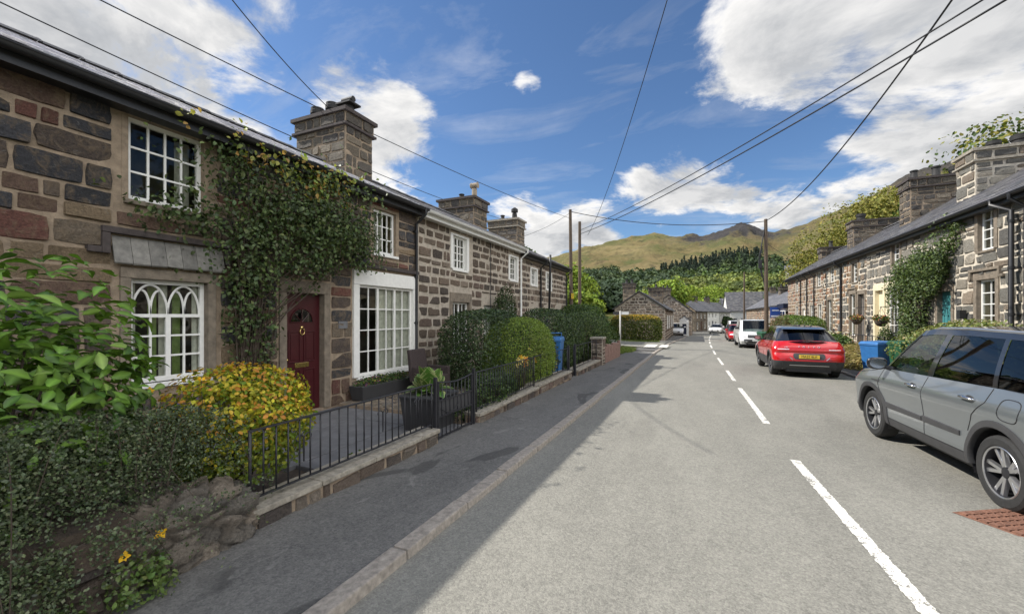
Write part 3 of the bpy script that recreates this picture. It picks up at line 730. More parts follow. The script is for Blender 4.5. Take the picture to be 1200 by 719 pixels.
def drip(t, F, u0, u1, z, drop=.18, m='darkstone'):
    mb = MB(); mb.fbox(F, u0, u1, -.02, .085, z, z+.075); mb.fbox(F, u0, u0+.075, -.02, .08, z-drop, z-.001)
    if drop: mb.fbox(F, u1-.075, u1, -.02, .08, z-drop, z-.001); mb.fbox(F, u0-.12, u0-.001, -.02, .075, z-drop, z-drop+.07)
    return mb.build('drip_moulding', M[m], t, bevel=.01)
def downpipe(t, F, u, z0, z1, d=.07, over=.3, r=.036, m='black', swan=0):
    mb = MB(); mb.tube([F(u+swan, over+.045, z1+.0), F(u+swan, over+.045, z1-.12), F(u, d, z1-.34), F(u, d, z0+.1), F(u, d+.08, z0)], r, 10)
    for z in np.arange(z0+.5, z1-.4, 1.1):
        mb.lathe([(r+.008, z), (r+.008, z+.07)], tuple(F(u, d, 0)), 10); mb.fbox(F, u-.07, u+.07, .0, d, z+.02, z+.05)
    return mb.build('downpipe', M[m], t, smooth=True, angle=40)
# ---------------------------------------------------------------- left terrace
XL = -6.2
GL = 'stone cottages of the left terrace'
wn = [dict(o=(2.62, 3.46, 3.10, 4.12), surround=(2.48, 3.6, 2.99, 4.16), cols=4, rows=3, sill='lintel', curtain=[(.78, 1, 'curtain', .2)]),
      dict(o=(2.64, 3.5, .86, 2.16), surround=(2.5, 3.66, .72, 2.72), cols=4, rows=3, casements=2, gothic=True, sill='white', curtain=[(0, .14, 'curtain', .0), (.3, .42, 'green_reflection', .06), (.44, .56, 'curtain', .03), (.62, .74, 'green_reflection', .06), (.88, 1, 'curtain', .0)]),
      dict(o=(6.3, 8.04, .46, 2.34), surround=(6.12, 8.16, .4, 2.78), cols=6, rows=4, casements=3, fm='white', rec=.02, sill='white', curtain=[(0, .13, 'curtain', .1), (.36, 1, 'curtain', .0)]),
      dict(o=(6.74, 7.46, 3.04, 4.0), surround=(6.66, 7.54, 2.92, 4.05), cols=4, rows=3, sill='white', curtain=[(0, .9, 'curtain', .2)])]
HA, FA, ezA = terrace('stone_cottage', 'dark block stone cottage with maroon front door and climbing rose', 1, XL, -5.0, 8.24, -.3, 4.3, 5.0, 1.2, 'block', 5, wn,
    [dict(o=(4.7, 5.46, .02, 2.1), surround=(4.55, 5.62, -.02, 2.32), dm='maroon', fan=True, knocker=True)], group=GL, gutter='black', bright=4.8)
surround(HA, FA, (2.64, 3.5, .86, 2.16), w=.1, m='lintel', head=.12)
surround(HA, FA, (4.7, 5.46, .02, 2.1), w=.13, m='lintel', head=.2)
surround(HA, FA, (6.3, 8.04, .46, 2.34), w=.15, m='white', prot=.05, head=.3)
surround(HA, FA, (2.62, 3.46, 3.10, 4.12), w=.06, m='mort1', prot=.008, head=.02)
drip(HA, FA, 2.36, 3.78, 2.66, .24); drip(HA, FA, 6.02, 8.22, 2.70, 0)
mb = MB()                                    # small sloping slate hood over the arched window
for k in range(7):
    a = 2.46+k*.175; mb.hexa([FA(a, .09, 2.31+random.uniform(-.01, .01)), FA(a+.17, .09, 2.31), FA(a+.17, .0, 2.62), FA(a, .0, 2.62), FA(a, .1, 2.325), FA(a+.17, .1, 2.325), FA(a+.17, .02, 2.64), FA(a, .02, 2.64)], 0, tuple(np.array((.2, .19, .17))*random.uniform(.7, 1.2)))
mb.build('slate_hood', M['slate'], HA, colors=True)
mb = MB(); mb.fbox(FA, 5.78, 6.0, .012, .03, 1.46, 1.6); pl = mb.build('name_plaque', M['slab'], HA)
downpipe(HA, FA, 8.12, -.1, ezA-.06, swan=0)
chimney(HA, (-8.75, 8.06), 1.72, .92, 4.9, 6.86, 'dark', 31, [(-9.25, 7.95, .16, .4, 'squat'), (-8.7, 7.95, .16, .42, 'squat'), (-8.15, 7.95, .15, .5, 'slab')])

w2 = [dict(o=(9.84, 10.6, 3.03, 3.98), surround=(9.7, 10.95, 2.95, 4.05), cols=4, rows=4, casements=2, sill='white', curtain=[(0, 1, 'curtain', .25)]),
      dict(o=(13.74, 14.4, 3.03, 3.9), surround=(13.62, 14.55, 2.95, 4.0), cols=3, rows=4, sill='white', curtain=[(0, .8, 'curtain', .2)]),
      dict(o=(9.8, 10.75, .7, 2.1), surround=(9.65, 10.9, .6, 2.5), cols=4, rows=3, casements=2, sill='white'),
      dict(o=(13.4, 14.3, .7, 2.2), surround=(13.25, 14.45, .6, 2.5), cols=4, rows=3, casements=2, sill='white')]
HB, FB, ezB = terrace('stone_cottage', 'brown stone cottage with pale mortar and white gutter behind dark hedges', 1, XL+.01, 8.245, 14.72, -.35, 4.3, 5.0, 1.2, 'brown', 6, w2,
    [dict(o=(11.7, 12.5, .0, 2.05), surround=(11.55, 12.65, 0, 2.4), dm='whitewash', panels=True)], group=GL, gutter='white', fascia='white', bright=2.6)
for o in ((9.84, 10.6, 3.03, 3.98), (13.74, 14.4, 3.03, 3.9)): surround(HB, FB, o, w=.12, m='white', prot=.03, head=.05)
for o in ((9.8, 10.75, .7, 2.1), (13.4, 14.3, .7, 2.2)): surround(HB, FB, o, w=.12, m='lintel', head=.26)
mb = MB(); mb.tube([FB(12.1, .05, 4.1), FB(12.1, .05, .3)], .012, 6); mb.build('cable', M['black'], HB)
downpipe(HB, FB, 14.66, 0, ezB-.06, m='white')
chimney(HB, (-8.7, 14.65), 1.6, 1.1, 4.9, 6.42, 'dark', 32, [(-8.75, 14.6, .12, .3, 'tall'), (-8.15, 14.6, .17, .72, 'drum')])
w3 = [dict(o=(15.9, 16.6, 3.0, 3.68), surround=(15.8, 16.75, 2.9, 3.75), cols=4, rows=3, sill='white', curtain=[(0, .7, 'curtain', .2)]),
      dict(o=(17.84, 18.55, 2.92, 3.68), surround=(17.7, 18.65, 2.85, 3.75), cols=4, rows=3, sill='white', curtain=[(.3, 1, 'curtain', .2)]),
      dict(o=(15.8, 16.7, .7, 2.0), surround=(15.7, 16.8, .6, 2.2), cols=4, rows=3, sill='white'), dict(o=(19.2, 20.1, .7, 2.0), surround=(19.1, 20.2, .6, 2.2), cols=4, rows=3, sill='white')]
HC, FC, ezC = terrace('stone_cottage', 'brown stone end cottage of the left terrace beside the tall utility poles', 1, XL, 14.725, 21.0, -.4, 4.18, 5.0, 1.2, 'brown', 7, w3,
    [dict(o=(17.6, 18.4, 0, 2.0), surround=(17.5, 18.5, 0, 2.2), dm='navy')], group=GL, ends=(False, True), bright=2.6)
for o in ((15.9, 16.6, 3.0, 3.68), (17.84, 18.55, 2.92, 3.68)): surround(HC, FC, o, w=.08, m='white', prot=.03, head=.05)
downpipe(HC, FC, 16.95, 0, ezC-.06); downpipe(HC, FC, 20.9, 0, ezC-.06)
mb = MB(); mb.tube([FC(16.95, .1, 1.9), FC(16.95, .45, 1.95), FC(16.95, .5, 3.9), FC(16.95, .5, 4.35)], .05, 10); mb.build('flue_pipe', M['black'], HC, smooth=True)
chimney(HC, (-8.67, 18.86), 1.56, .92, 4.9, 6.5, 'dark', 33, [(-8.86, 18.8, .12, .3, 'tall'), (-8.2, 18.8, .16, .62, 'cowl')], cap='c', capm='coping')

# ---------------------------------------------------------------- right terrace
XR = 7.0; GR = 'stone cottages of the right terrace'
def wr(o, sm='lintel', cols=2, rows=4, **k): return dict(o=o, surround=(o[0]-.13, o[1]+.13, o[2]-.1, o[3]+.05), cols=cols, rows=rows, curtain=[(0, 1, 'curtain', .3)] if k.pop('cur', 1) else None, sill=sm, **k)
HD, FD, ezD = terrace('stone_cottage', 'grey boulder stone cottage with climbing plant beside its teal door', -1, XR, 6.5, 18.2, -.3, 4.62, 5.4, 1.75, 'grey', 8,
    [wr((14.5, 15.15, 3.42, 4.52)), wr((14.45, 15.2, 1.35, 2.66)), wr((9.5, 10.2, 3.42, 4.52)), wr((9.4, 10.3, 1.2, 2.6))],
    [dict(o=(16.4, 17.15, .22, 2.45), surround=(16.2, 17.35, .2, 2.62), dm='teal')], group=GR, gutter='black', bright=1.15)
for o in ((14.5, 15.15, 3.42, 4.52), (14.45, 15.2, 1.35, 2.66), (16.4, 17.15, .22, 2.45)): surround(HD, FD, o, w=.13, m='lintel', head=.06 if o[3] > 4 else .2)
drip(HD, FD, 14.2, 15.45, 2.88, .2, 'lintel'); downpipe(HD, FD, 13.6, .1, ezD-.06, r=.05, d=.16, swan=.35); downpipe(HD, FD, 13.3, .1, ezD-.06, r=.04)
mb = MB(); mb.fbox(FD, 15.55, 15.7, .06, .2, 1.62, 1.86); mb.fbox(FD, 15.6, 15.65, 0, .06, 1.72, 1.76); mb.build('porch_lamp', M['black'], HD)
chimney(HD, (9.0, 18.25), 1.75, 1.0, 4.9, 6.98, 'grey', 34, [(8.75, 18.2, .16, .3, 'squat'), (9.35, 18.2, .19, .4, 'squat')], cap='c', capm='coping')
HE, FE, ezE = terrace('stone_cottage', 'grey stone cottage with cream porch front and hanging baskets', -1, XR+.005, 18.205, 22.9, -.3, 4.62, 5.4, 1.75, 'grey', 9,
    [wr((19.75, 20.4, 3.6, 4.5)), dict(o=(19.4, 20.7, .6, 2.75), surround=(19.2, 22.2, .2, 3.05), cols=4, rows=3, casements=2, fm='white', rec=.02, curtain=[(0, .4, 'curtain', .2)])],
    [dict(o=(21.15, 21.95, .25, 2.75), surround=(19.2, 22.2, .2, 3.05), dm='cream')], group=GR, bright=1.1)
surround(HE, FE, (19.75, 20.4, 3.6, 4.5), w=.13, m='lintel', head=.05); surround(HE, FE, (19.4, 20.7, .6, 2.75), w=.14, m='cream', prot=.06, head=.22, name='cream_surround'); surround(HE, FE, (21.15, 21.95, .25, 2.75), w=.16, m='cream', prot=.05, head=.24, name='cream_surround')
chimney(HE, (9.15, 22.75), 1.85, .95, 4.9, 7.42, 'dark', 35, [(8.5, 22.7, .14, .42, 'tall'), (9.2, 22.7, .16, .5, 'tall'), (9.75, 22.7, .15, .4, 'squat')])
HF, FF, ezF = terrace('stone_cottage', 'orange and grey stone cottage with a narrow dark doorway beyond the cream porch', -1, XR, 22.905, 29.6, -.35, 4.62, 5.4, 1.75, 'mixed', 10,
    [wr((24.05, 24.75, 3.3, 4.2)), wr((24.3, 25.05, .75, 2.75), rows=3), wr((27.6, 28.4, 3.55, 4.45)), wr((27.9, 28.7, .8, 2.6))],
    [dict(o=(23.2, 23.95, .2, 2.7), surround=(23.05, 24.1, .2, 2.9), dm='navy', rec=.18)], group=GR)
for o in ((24.05, 24.75, 3.3, 4.2), (24.3, 25.05, .75, 2.75), (23.2, 23.95, .2, 2.7), (27.9, 28.7, .8, 2.6)): surround(HF, FF, o, w=.13, m='lintel', head=.18)
downpipe(HF, FF, 26.2, 0, ezF-.06, r=.05); drip(HF, FF, 24.1, 25.25, 2.98, .2, 'lintel')
chimney(HF, (9.25, 29.6), 1.95, .95, 4.9, 7.12, 'dark', 36, [(8.75, 29.55, .2, .42, 'squat')])
HG, FG, ezG = terrace('stone_cottage', 'reddish tan stone cottage at the far end of the right terrace', -1, XR+.005, 29.605, 39.5, -.5, 4.62, 5.4, 1.75, 'tan', 11,
    [wr((30.2, 31.0, 3.5, 4.4)), wr((30.0, 30.8, .8, 2.4)), wr((31.9, 32.7, .8, 2.4)), wr((36, 36.8, 3.5, 4.4)), wr((36, 36.8, .8, 2.4))],
    [dict(o=(34, 34.8, .0, 2.2), surround=(33.9, 34.9, 0, 2.4), dm='white')], group=GR, ends=(False, True))
downpipe(HG, FG, 31.4, 0, ezG-.06); downpipe(HG, FG, 35, 0, ezG-.06); downpipe(HG, FG, 33.2, 0, ezG-.06)
chimney(HG, (9.7, 39.0), 1.4, .8, 4.9, 7.0, 'dark', 37, [(9.7, 39.0, .15, .5, 'tall')])

# ---------------------------------------------------------------- houses further along the street
def far_house(name, label, O, ang, w, dep, zb, hw, rise, wm, seed, st=None, wins=(), chims=(), gable_front=False, doors=(), group=None, bright=1., over=.2, fm='white'):
    """front along u, facing -v (towards the viewer when ang = 0)"""
    t = thing(name, label, 'house', (O[0], O[1], zb), group)
    U = Vector((math.cos(ang), math.sin(ang), 0)); N = Vector((math.sin(ang), -math.cos(ang), 0)); O = Vector((O[0], O[1], 0))
    F = frame(O, U, N); g = np.random.default_rng(seed); mb = MB(); S = STY[st] if st else None
    zt = zb+hw; holes = [w_[:4] for w_ in wins]+[d[:4] for d in doors]
    FL = frame(O-N*dep, N, -U); FR = frame(O+U*w, -N, U)
    backing(mb, F, 0, w, zb, zt, holes)
    if S: stonework(mb, F, .01, w-.01, zb, zt, S, g, holes)
    if gable_front:
        mb.poly([F(0, 0, zt), F(w, 0, zt), F(w/2, 0, zt+rise)]); mb.poly([F(0, -dep, zb), F(w, -dep, zb), F(w, -dep, zt), F(w/2, -dep, zt+rise), F(0, -dep, zt)])
        if S: stonework(mb, F, .01, w-.01, zt, zt+rise, S, g, top=lambda u: zt+rise*(1-abs(u-w/2)/(w/2))-.03)
        mb.quad(FL(0, 0, zb), FL(dep, 0, zb), FL(dep, 0, zt), FL(0, 0, zt)); mb.quad(FR(0, 0, zb), FR(dep, 0, zb), FR(dep, 0, zt), FR(0, 0, zt))
        if S: stonework(mb, FR, .01, dep-.01, zb, zt, S, g, [])
    else:
        mb.quad(F(0, -dep, zb), F(w, -dep, zb), F(w, -dep, zt), F(0, -dep, zt))
        for G in (FL, FR):
            mb.poly([G(0, 0, zb), G(dep, 0, zb), G(dep, 0, zt), G(dep/2, 0, zt+rise), G(0, 0, zt)])
            if S: stonework(mb, G, .01, dep-.01, zb, zt+rise, S, g, top=lambda u: zt+rise*(1-abs(u-dep/2)/(dep/2))-.03)
    mb.build('wall', [M[S['mort']] if S else M[wm], M[S['m']] if S else M[wm]], t, colors=True, recalc=False)
    rf = MB(); sl = rise/((w if gable_front else dep)/2)
    if gable_front:
        for G, L in ((FL, 1), (FR, 1)): slates(rf, G, -over if G is FR else -over, dep+over, over, zt-over*sl+.1, -w/2, zt+rise+.1, g, row=.28, wid=.4, bright=bright)
    else:
        for G in (F, frame(O+U*w-N*dep, -U, -N)): slates(rf, G, -over, w+over, over, zt-over*sl+.1, -dep/2, zt+rise+.1, g, row=.28, wid=.4, bright=bright)
    ro = rf.build('roof', M['slate'], t, colors=True, recalc=False)
    gt = MB(); GG = FR if gable_front else F; LL = dep if gable_front else w
    gt.tube([GG(0, over+.05, zt-over*sl+.02), GG(LL, over+.05, zt-over*sl+.02)], .06, 8); gt.build('gutter', M['black'], t)
    for w_ in wins: window(t, F, *w_[:4], cols=w_[4] if len(w_) > 4 else 2, rows=2, fm=fm, rec=.06, fw=.09, bar=.03)
    for d in doors: door(t, F, *d[:4], d[4], rec=.1, panels=False)
    for (u, v, sx, sy, h, npots) in chims:
        c = F(u, -v, 0); chimney(ro if False else t, (c.x, c.y), sx, sy, zb+hw, zb+hw+rise+h, 'dark', seed+90, [(c.x+(k-(npots-1)/2)*.5, c.y, .14, .4, 'tall') for k in range(npots)])
    return t, F
zA = -.6
HH, FH = far_house('gable_cottage', 'stone cottage standing gable end on behind the golden hedge', (-6.5, 37.5), 0, 4.25, 15, zA, 2.95, 1.45, None, 41, 'brown', [], [(.9, 2.6, .95, 1.4, .95, 2), (3.0, 6.5, 1.3, 1.2, .75, 1)], gable_front=True)
FRH = frame((-2.25, 0, 0), (0, 1, 0), (1, 0, 0))
for k, y in enumerate((39.2, 42, 46, 49.5)):
    w_ = window(HH, lambda u, d, z: FRH(u, d+.17, z), y, y+.8, .55, 1.75, cols=2, rows=2, sill='lintel', rec=.06); window(HH, lambda u, d, z: FRH(u, d+.17, z), y, y+.8, -.3 if k == 9 else .45-.5, .5, cols=2, rows=1, rec=.06) if False else None
far_house('cottage_row_end', 'low stone cottage with long sloping roof and whitewashed porch beyond the gable cottage', (-5.6, 56), 0, 5.4, 9, -.75, 3.0, 2.1, None, 42, 'brown', [(3.9, 4.5, .2, 1.0)], [(2.0, 4.5, 1.3, .9, 1.2, 2)], gable_front=True)
P1, FP1 = far_house('whitewashed_porch', 'small whitewashed outbuilding with dark doorway at the roadside bend', (-1.55, 53), 0, 1.0, 1.4, -.72, 2.0, .35, 'whitewash', 43, None, [], [], gable_front=True, doors=[(.3, .75, -.5, .75, 'navy')], over=.1)
ang = math.atan2(23, 6.9); dx, dy = math.cos(ang), math.sin(ang)
rowspec = [(0, 7.2, 'dark', None, 'dark stone cottage with three upper windows facing down the street', 1.0), (7.2, 8.0, None, 'whitewash', 'pale rendered cottage with dark doors in the far row', 1.0), (15.4, 8.6, None, 'greyrender', 'grey cottage in the far row behind a dark shrub', .9)]
for i, (s, w, st, wm, lab, br) in enumerate(rowspec):
    O = (.25+dx*s, 77+dy*s); hw = 3.9
    far_house('row_cottage', lab, O, ang, w-.01, 5, -1.3, hw, 1.9, wm, 50+i, st, [(.8, 1.6, 1.3, 2.2), (3, 3.9, 1.3, 2.2), (5.2, 6.1, 1.3, 2.2), (.8, 1.7, -.6, .6), (5.2, 6.2, -.6, .6)], [(.6, 2.5, 1.0, 1.2, .9, 2)], doors=[(3.0, 3.9, -1.25, .75, 'navy' if i else 'maroon')], group='cottages of the far row', bright=br)
far_house('roadside_hall', 'tall white building with steep dark slate roof closing the end of the street', (7.0, 103), R(4), 11, 8, -1.6, 4.5, 4.2, 'whitewash', 60, None, [(1, 1.8, -.4, 1.2), (2.5, 3.3, -.4, 1.2), (5, 6, -.4, 1.2), (7, 8, -.4, 1.2)], [(9.5, 4, 1.1, .9, 1.0, 2)], bright=.75)
far_house('corner_house', 'slate roofed house crossing the far end of the cottage row', (2.6, 112), R(2), 9, 6, -1.6, 5.6, 2.0, 'greyrender', 61, None, [(2, 3, 1.8, 3), (5, 6, 1.8, 3)], [], bright=1.2)
E1, FE1 = far_house('low_terrace', 'low stone terrace with slate roof behind the blue hanging sign', (7.7, 75), R(-90), 34.5, 6, -1.0, 3.75, 1.9, None, 62, 'tan', [(u, u+.9, .0, 1.5) for u in (3, 7, 12, 16, 21, 25.5, 30)], [(12, 3, 1.0, 1.2, .8, 2), (22, 3, 1.0, 1.2, .8, 2)], doors=[(u, u+.85, -.8, 1.3, 'navy') for u in (5, 14, 23.5)], bright=1.25)
mb = MB()
FSH = frame((7.68, 75, 0), (0, -1, 0), (-1, 0, 0))
for y0, y1 in ((31.2, 33.6),):
    mb.fbox(FSH, y0, y1, .02, .55, -.6, 2.35, 0)
b_ = mb.build('shop_bay', M['white'], E1); mb = MB(); mb.fbox(FSH, 31.0, 34.0, .0, .75, 2.36, 2.75); mb.build('bay_roof', M['navy'], E1)
mb = MB()
for k in range(2): mb.fbox(FSH, 31.35+k*1.1, 32.3+k*1.1, .551, .556, .0, 2.1)
mb.box((7.145, 41.394, .0), (7.6, 41.399, 2.1)); mb.build('bay_glass', M['carglassdark'], E1)
far_house('hill_house', 'pale house with flat grey front standing above the low terrace', (15.2, 88), R(-10), 4.4, 6, 1.0, 9.0, 1.0, 'greyrender', 63, None, [(1.2, 2.2, 7.2, 8.6)], [], bright=1.2)
# ---------------------------------------------------------------- gardens, walls, railings
def patch(name, pts, m, kind='structure'):
    mb = MB(); mb.poly(pts); return tag(mb.build(name, m, None), kind=kind)
patch('garden_ground', [(-6.2, -6, .06), (-3.3, -6, .06), (-3.3, 2.0, .06), (-6.2, 2.0, .06)], M['soil'])
patch('garden_ground', [(-6.2, 2.0, -.06), (-3.3, 2.0, -.06), (-3.3, 8.2, -.08), (-6.2, 8.2, -.08)], M['soil'])
patch('garden_ground', [(-6.2, 8.2, -.08), (-3.3, 8.2, -.08), (-3.3, 21, -.22), (-6.2, 21, -.22)], M['soil'])
patch('garden_ground', [(-14, 21, -.26), (-3.25, 21, -.26), (-2.2, 24.5, -.3), (-3.5, 27, -.28), (-14, 30, -.1)], M['soil'])
patch('garden_ground', [(5.75, 6, .1), (7, 6, .1), (7, 30, .0), (5.75, 30, -.1)], M['soil']); patch('garden_ground', [(5.75, 30, -.1), (7, 30, 0), (7, 40, -.2), (5.75, 40, -.3)], M['soil'])
# slate path to the door, and the raised cobbled patio beyond it
mb = MB()
for (a, b, c, d) in ((-6.15, -5.2, 3.0, 5.75), (-5.18, -4.2, 3.2, 5.2), (-4.18, -3.35, 3.3, 5.6), (-5.18, -4.2, 5.22, 5.75)): mb.box((a, c, -.1), (b, d, -.01+random.uniform(-.004, .004)))
tag(mb.build('path_slabs', M['slab'], None, bevel=.01), kind='structure')
mb = MB(); g = np.random.default_rng(3); Fh = lambda u, d, z: Vector((-6.15+z, u, .045+d)); Sc = dict(STY['grey'], prot=.02, gap=.02, h=(.13, .2), w=(.12, .24), jit=.02, pal=[(.2, .165, .12), (.26, .22, .17), (.15, .125, .1), (.2, .18, .15)], wt=[.3, .3, .2, .2])
mb.box((-6.18, 5.8, -.1), (-3.5, 8.2, .042), 0); stonework(mb, Fh, 5.8, 8.2, 0, 2.6, Sc, g)
tag(mb.build('patio_cobbles', [M['mort1'], M['cobble']], None, colors=True, recalc=False), kind='structure')

def low_wall(name, label, y0, y1, x, zb, zt, thick, st, seed, cop=True, group=None, lump=0.0):
    t = thing(name, label, 'wall', (x, (y0+y1)/2, zb), group); g = np.random.default_rng(seed); S = STY[st]; F = frame((x, 0, 0), (0, 1, 0), (1, 0, 0))
    mb = MB(); mb.box((x-thick, y0, zb), (x, y1, zt), 0); stonework(mb, F, y0+.01, y1-.01, zb, zt, S, g)
    for yy, G in ((y0, frame((x, y0, 0), (-1, 0, 0), (0, -1, 0))), (y1, frame((x, y1, 0), (-1, 0, 0), (0, 1, 0)))): stonework(mb, G, .01, thick-.01, zb, zt, S, g)
    mb.build('stonework', [M[S['mort']], M[S['m']]], t, colors=True, recalc=False)
    if cop:
        c = MB(); y = y0-.02
        while y < y1-.05:
            l = random.uniform(.55, .95); e = min(y+l, y1+.02); c.box((x-thick-.03, y, zt+.002), (x+.035, e-.008, zt+.055+random.uniform(-.004, .004))); y = e
        c.build('coping', M['coping'], t, bevel=.012)
    return t
STY['low'] = dict(STY['dark'], h=(.07, .15), w=(.14, .4), prot=.03, gap=.016, jit=.025, pal=[(.15, .112, .088), (.2, .15, .115), (.11, .09, .08), (.26, .215, .17), (.17, .115, .092)], wt=[.25, .25, .2, .15, .15])
low_wall('garden_wall', 'low rough stone wall with cement coping under the front railings', 2.1, 4.62, -3.14, -.2, .135, .26, 'low', 71, group='low garden walls')
low_wall('garden_wall', 'low rough stone wall beyond the garden gate under close railings', 5.82, 8.55, -3.16, -.25, .08, .26, 'low', 72, group='low garden walls')
low_wall('garden_wall', 'low stone wall in front of the blue wheeled bin', 8.62, 11.3, -3.18, -.25, .1, .3, 'low', 73, group='low garden walls')
low_wall('garden_wall', 'low stone wall between the blue bin and the stone gate pier', 12.1, 15.3, -3.2, -.3, .02, .34, 'low', 74, group='low garden walls')
t = thing('gate_pier', 'rough stone gate pier at the end of the railings', 'pier', (-3.35, 15.75, -.25)); mb = MB(); mb.box((-3.55, 15.4, -.3), (-3.12, 15.85, .82), 0); g = np.random.default_rng(75)
for F, w in ((frame((-3.12, 15.4, 0), (0, 1, 0), (1, 0, 0)), .45), (frame((-3.55, 15.4, 0), (1, 0, 0), (0, -1, 0)), .43)): stonework(mb, F, .01, w-.01, -.3, .82, STY['low'], g)
mb.build('stonework', [M['mort2'], M['stone2']], t, colors=True, recalc=False); mb = MB(); mb.box((-3.6, 15.35, .822), (-3.08, 15.9, .9)); mb.build('cap_stone', M['coping'], t, bevel=.02)
t = thing('slab_fence', 'low wall of upright reddish stone slabs beyond the gate pier', 'wall', (-3.2, 17.8, -.25)); y = 15.95
while y < 19.7:
    w = random.uniform(.28, .42); h = random.uniform(.68, .82)
    mb = MB(); mb.box((-3.3+random.uniform(-.02, .02), y, -.3), (-3.18, y+w-.05, h-.25)); o_ = mb.build('stone_slab', mat('reddish_slab', (.24, .15, .12), .9, vary=.35, nscale=8, bmp=.4) if 'rs' not in M else M['rs'], t, bevel=.03); M['rs'] = o_.data.materials[0]; y += w
# rough boulder-footed wall below the trailing cotoneaster
t = thing('garden_wall', 'rough boulder wall beneath the trailing dark shrub in the near corner', 'wall', (-3.1, .6, -.1), 'low garden walls')
g = np.random.default_rng(76); mb = MB(); F = frame((-3.04, 0, 0), (0, 1, 0), (1, 0, 0))
ST = dict(STY['low'], h=(.07, .17), w=(.12, .42), prot=.05, jit=.05, gap=.006)
mb.box((-3.5, -6, -.15), (-3.06, 1.3, .52), 0); stonework(mb, F, -5.9, 1.32, -.1, .5, ST, g)
mb.build('stonework', [M['soil'], M['stone2']], t, colors=True, recalc=False)
bc = []; bm = bmesh.new(); bmesh.ops.create_icosphere(bm, subdivisions=6, radius=1)
for v in bm.verts:
    p = v.co.copy(); q = Vector((math.copysign(abs(p.x)**.55, p.x)*.27, math.copysign(abs(p.y)**.6, p.y)*.47, math.copysign(abs(p.z)**.6, p.z)*.33))
    n_ = mnoise.fractal(q*5+Vector((4, 1, 0)), .5, 2.2, 8)*.13 + mnoise.noise(q*2.6)*.09 - max(0, .05-abs(mnoise.noise(q*4.5+Vector((0, 3, 1)))))*1.3; vd = mnoise.voronoi(Vector((q.x*5, q.y*4.2, q.z*7.5)), distance_metric='DISTANCE')[0]; ck = max(0, .16-(vd[1]-vd[0])); v.co = q*(1+n_*.8-ck*1.1) + Vector((-3.3, 1.66, .15)); bc.append((q.copy(), ck))
me = bpy.data.meshes.new('boulder'); bm.to_mesh(me); bm.free()
ca = me.color_attributes.new('Col', 'FLOAT_COLOR', 'POINT'); cid = [mnoise.noise(mnoise.voronoi(Vector((q.x*5, q.y*4.2, q.z*7.5)), distance_metric='DISTANCE')[1][0]*3.7) for q, k in bc]; ca.data.foreach_set('color', np.array([(.33*(1+c_*.7)*(1-k*3), .28*(1+c_*.6)*(1-k*3), .225*(1+c_*.5)*(1-k*3), 1) for c_, (q, k) in zip(cid, bc)], dtype=np.float32).ravel())
addmesh('boulder', me, t, M['stone2'], smooth=True)

def railing(name, label, y0, y1, x, zb, zt, gap, r, group, heavy=(), scroll=()):
    t = thing(name, label, 'railing', (x, (y0+y1)/2, zb), group)
    mb = MB(); mb.box((x-.018, y0, zt-.022), (x+.018, y1, zt-.008)); mb.build('top_rail', M['rail'], t, bevel=.004)
    mb = MB(); mb.box((x-.016, y0, zb+.045), (x+.016, y1, zb+.057)); mb.build('bottom_rail', M['rail'], t, bevel=.003)
    n = int((y1-y0)/gap)
    for k in range(n+1):
        y = y0+.008+(y1-y0-.016)*k/n
        mb = MB(); b_ = .0 if (k in (0, n)) else .045
        mb.tube([(x, y, zb+b_), (x, y, zt-.01)], r*(1.7 if k in (0, n) else 1), 8); mb.build('baluster', M['rail'], t, smooth=True)
    for y in scroll:
        mb = MB()
        for s in (-1, 1):
            pts = []
            for i in range(18):
                a = i/17*4.4; rr = .052*(1-i/22); pts.append((x, y+s*(.055-rr*math.cos(a)), zb+.36+rr*math.sin(a)+.05))
            mb.tube([(x, y, zb+.2), (x, y+s*.004, zb+.32)] + pts, .006, 6)
        mb.build('scroll', M['rail'], t, smooth=True)
    return t
GRL = 'iron railings along the front gardens'
railing('iron_railing', 'black iron railings with small scrolls in front of the maroon door', 2.12, 4.6, -3.22, .19, .8, .108, .0075, GRL, scroll=(2.62, 3.65, 4.3))
railing('iron_railing', 'close set black railings just beyond the garden gate', 5.86, 8.5, -3.24, .135, .8, .1, .007, GRL)
railing('iron_railing', 'sparse black railings in front of the blue wheeled bin', 8.6, 11.25, -3.28, .155, .8, .42, .008, GRL)
railing('iron_railing', 'short black railing joining the stone gate pier', 12.12, 15.3, -3.34, .07, .8, .6, .009, GRL)
# gate with sheet panel
t = thing('garden_gate', 'black iron garden gate with solid middle panel and stone threshold', 'gate', (-3.22, 5.2, -.06)); x = -3.22
for y in (4.68, 5.74): mb = MB(); mb.box((x-.022, y-.022, -.08), (x+.022, y+.022, .86)); mb.build('gate_post', M['rail'], t, bevel=.004)
mb = MB(); n = 14; top = lambda s: .74+.05*abs(2*s-1)**1.5
mb.tube([(x, 4.74+.94*i/n, top(i/n)) for i in range(n+1)], .011, 6)
for z in (.02, .3, .52): mb.box((x-.01, 4.74, z-.01), (x+.01, 5.68, z+.01))
for y in (4.745, 5.675): mb.box((x-.013, y-.013, -.02), (x+.013, y+.013, .79))
mb.build('gate_frame', M['rail'], t)
for k in range(1, 9): mb = MB(); y = 4.74+.94*k/9; mb.tube([(x, y, 0), (x, y, top(k/9))], .007, 6); mb.build('gate_bar', M['rail'], t, smooth=True)
mb = MB(); mb.box((x-.012, 4.76, .3), (x-.008, 5.66, .53)); mb.build('sheet_panel', M['plastic'], t)
mb = MB(); mb.tube([(x+.012, 4.8+.5*i/10, .42-.1*math.sin(i/10*math.pi)) for i in range(11)], .006, 6); mb.build('hook_chain', M['rail'], t)
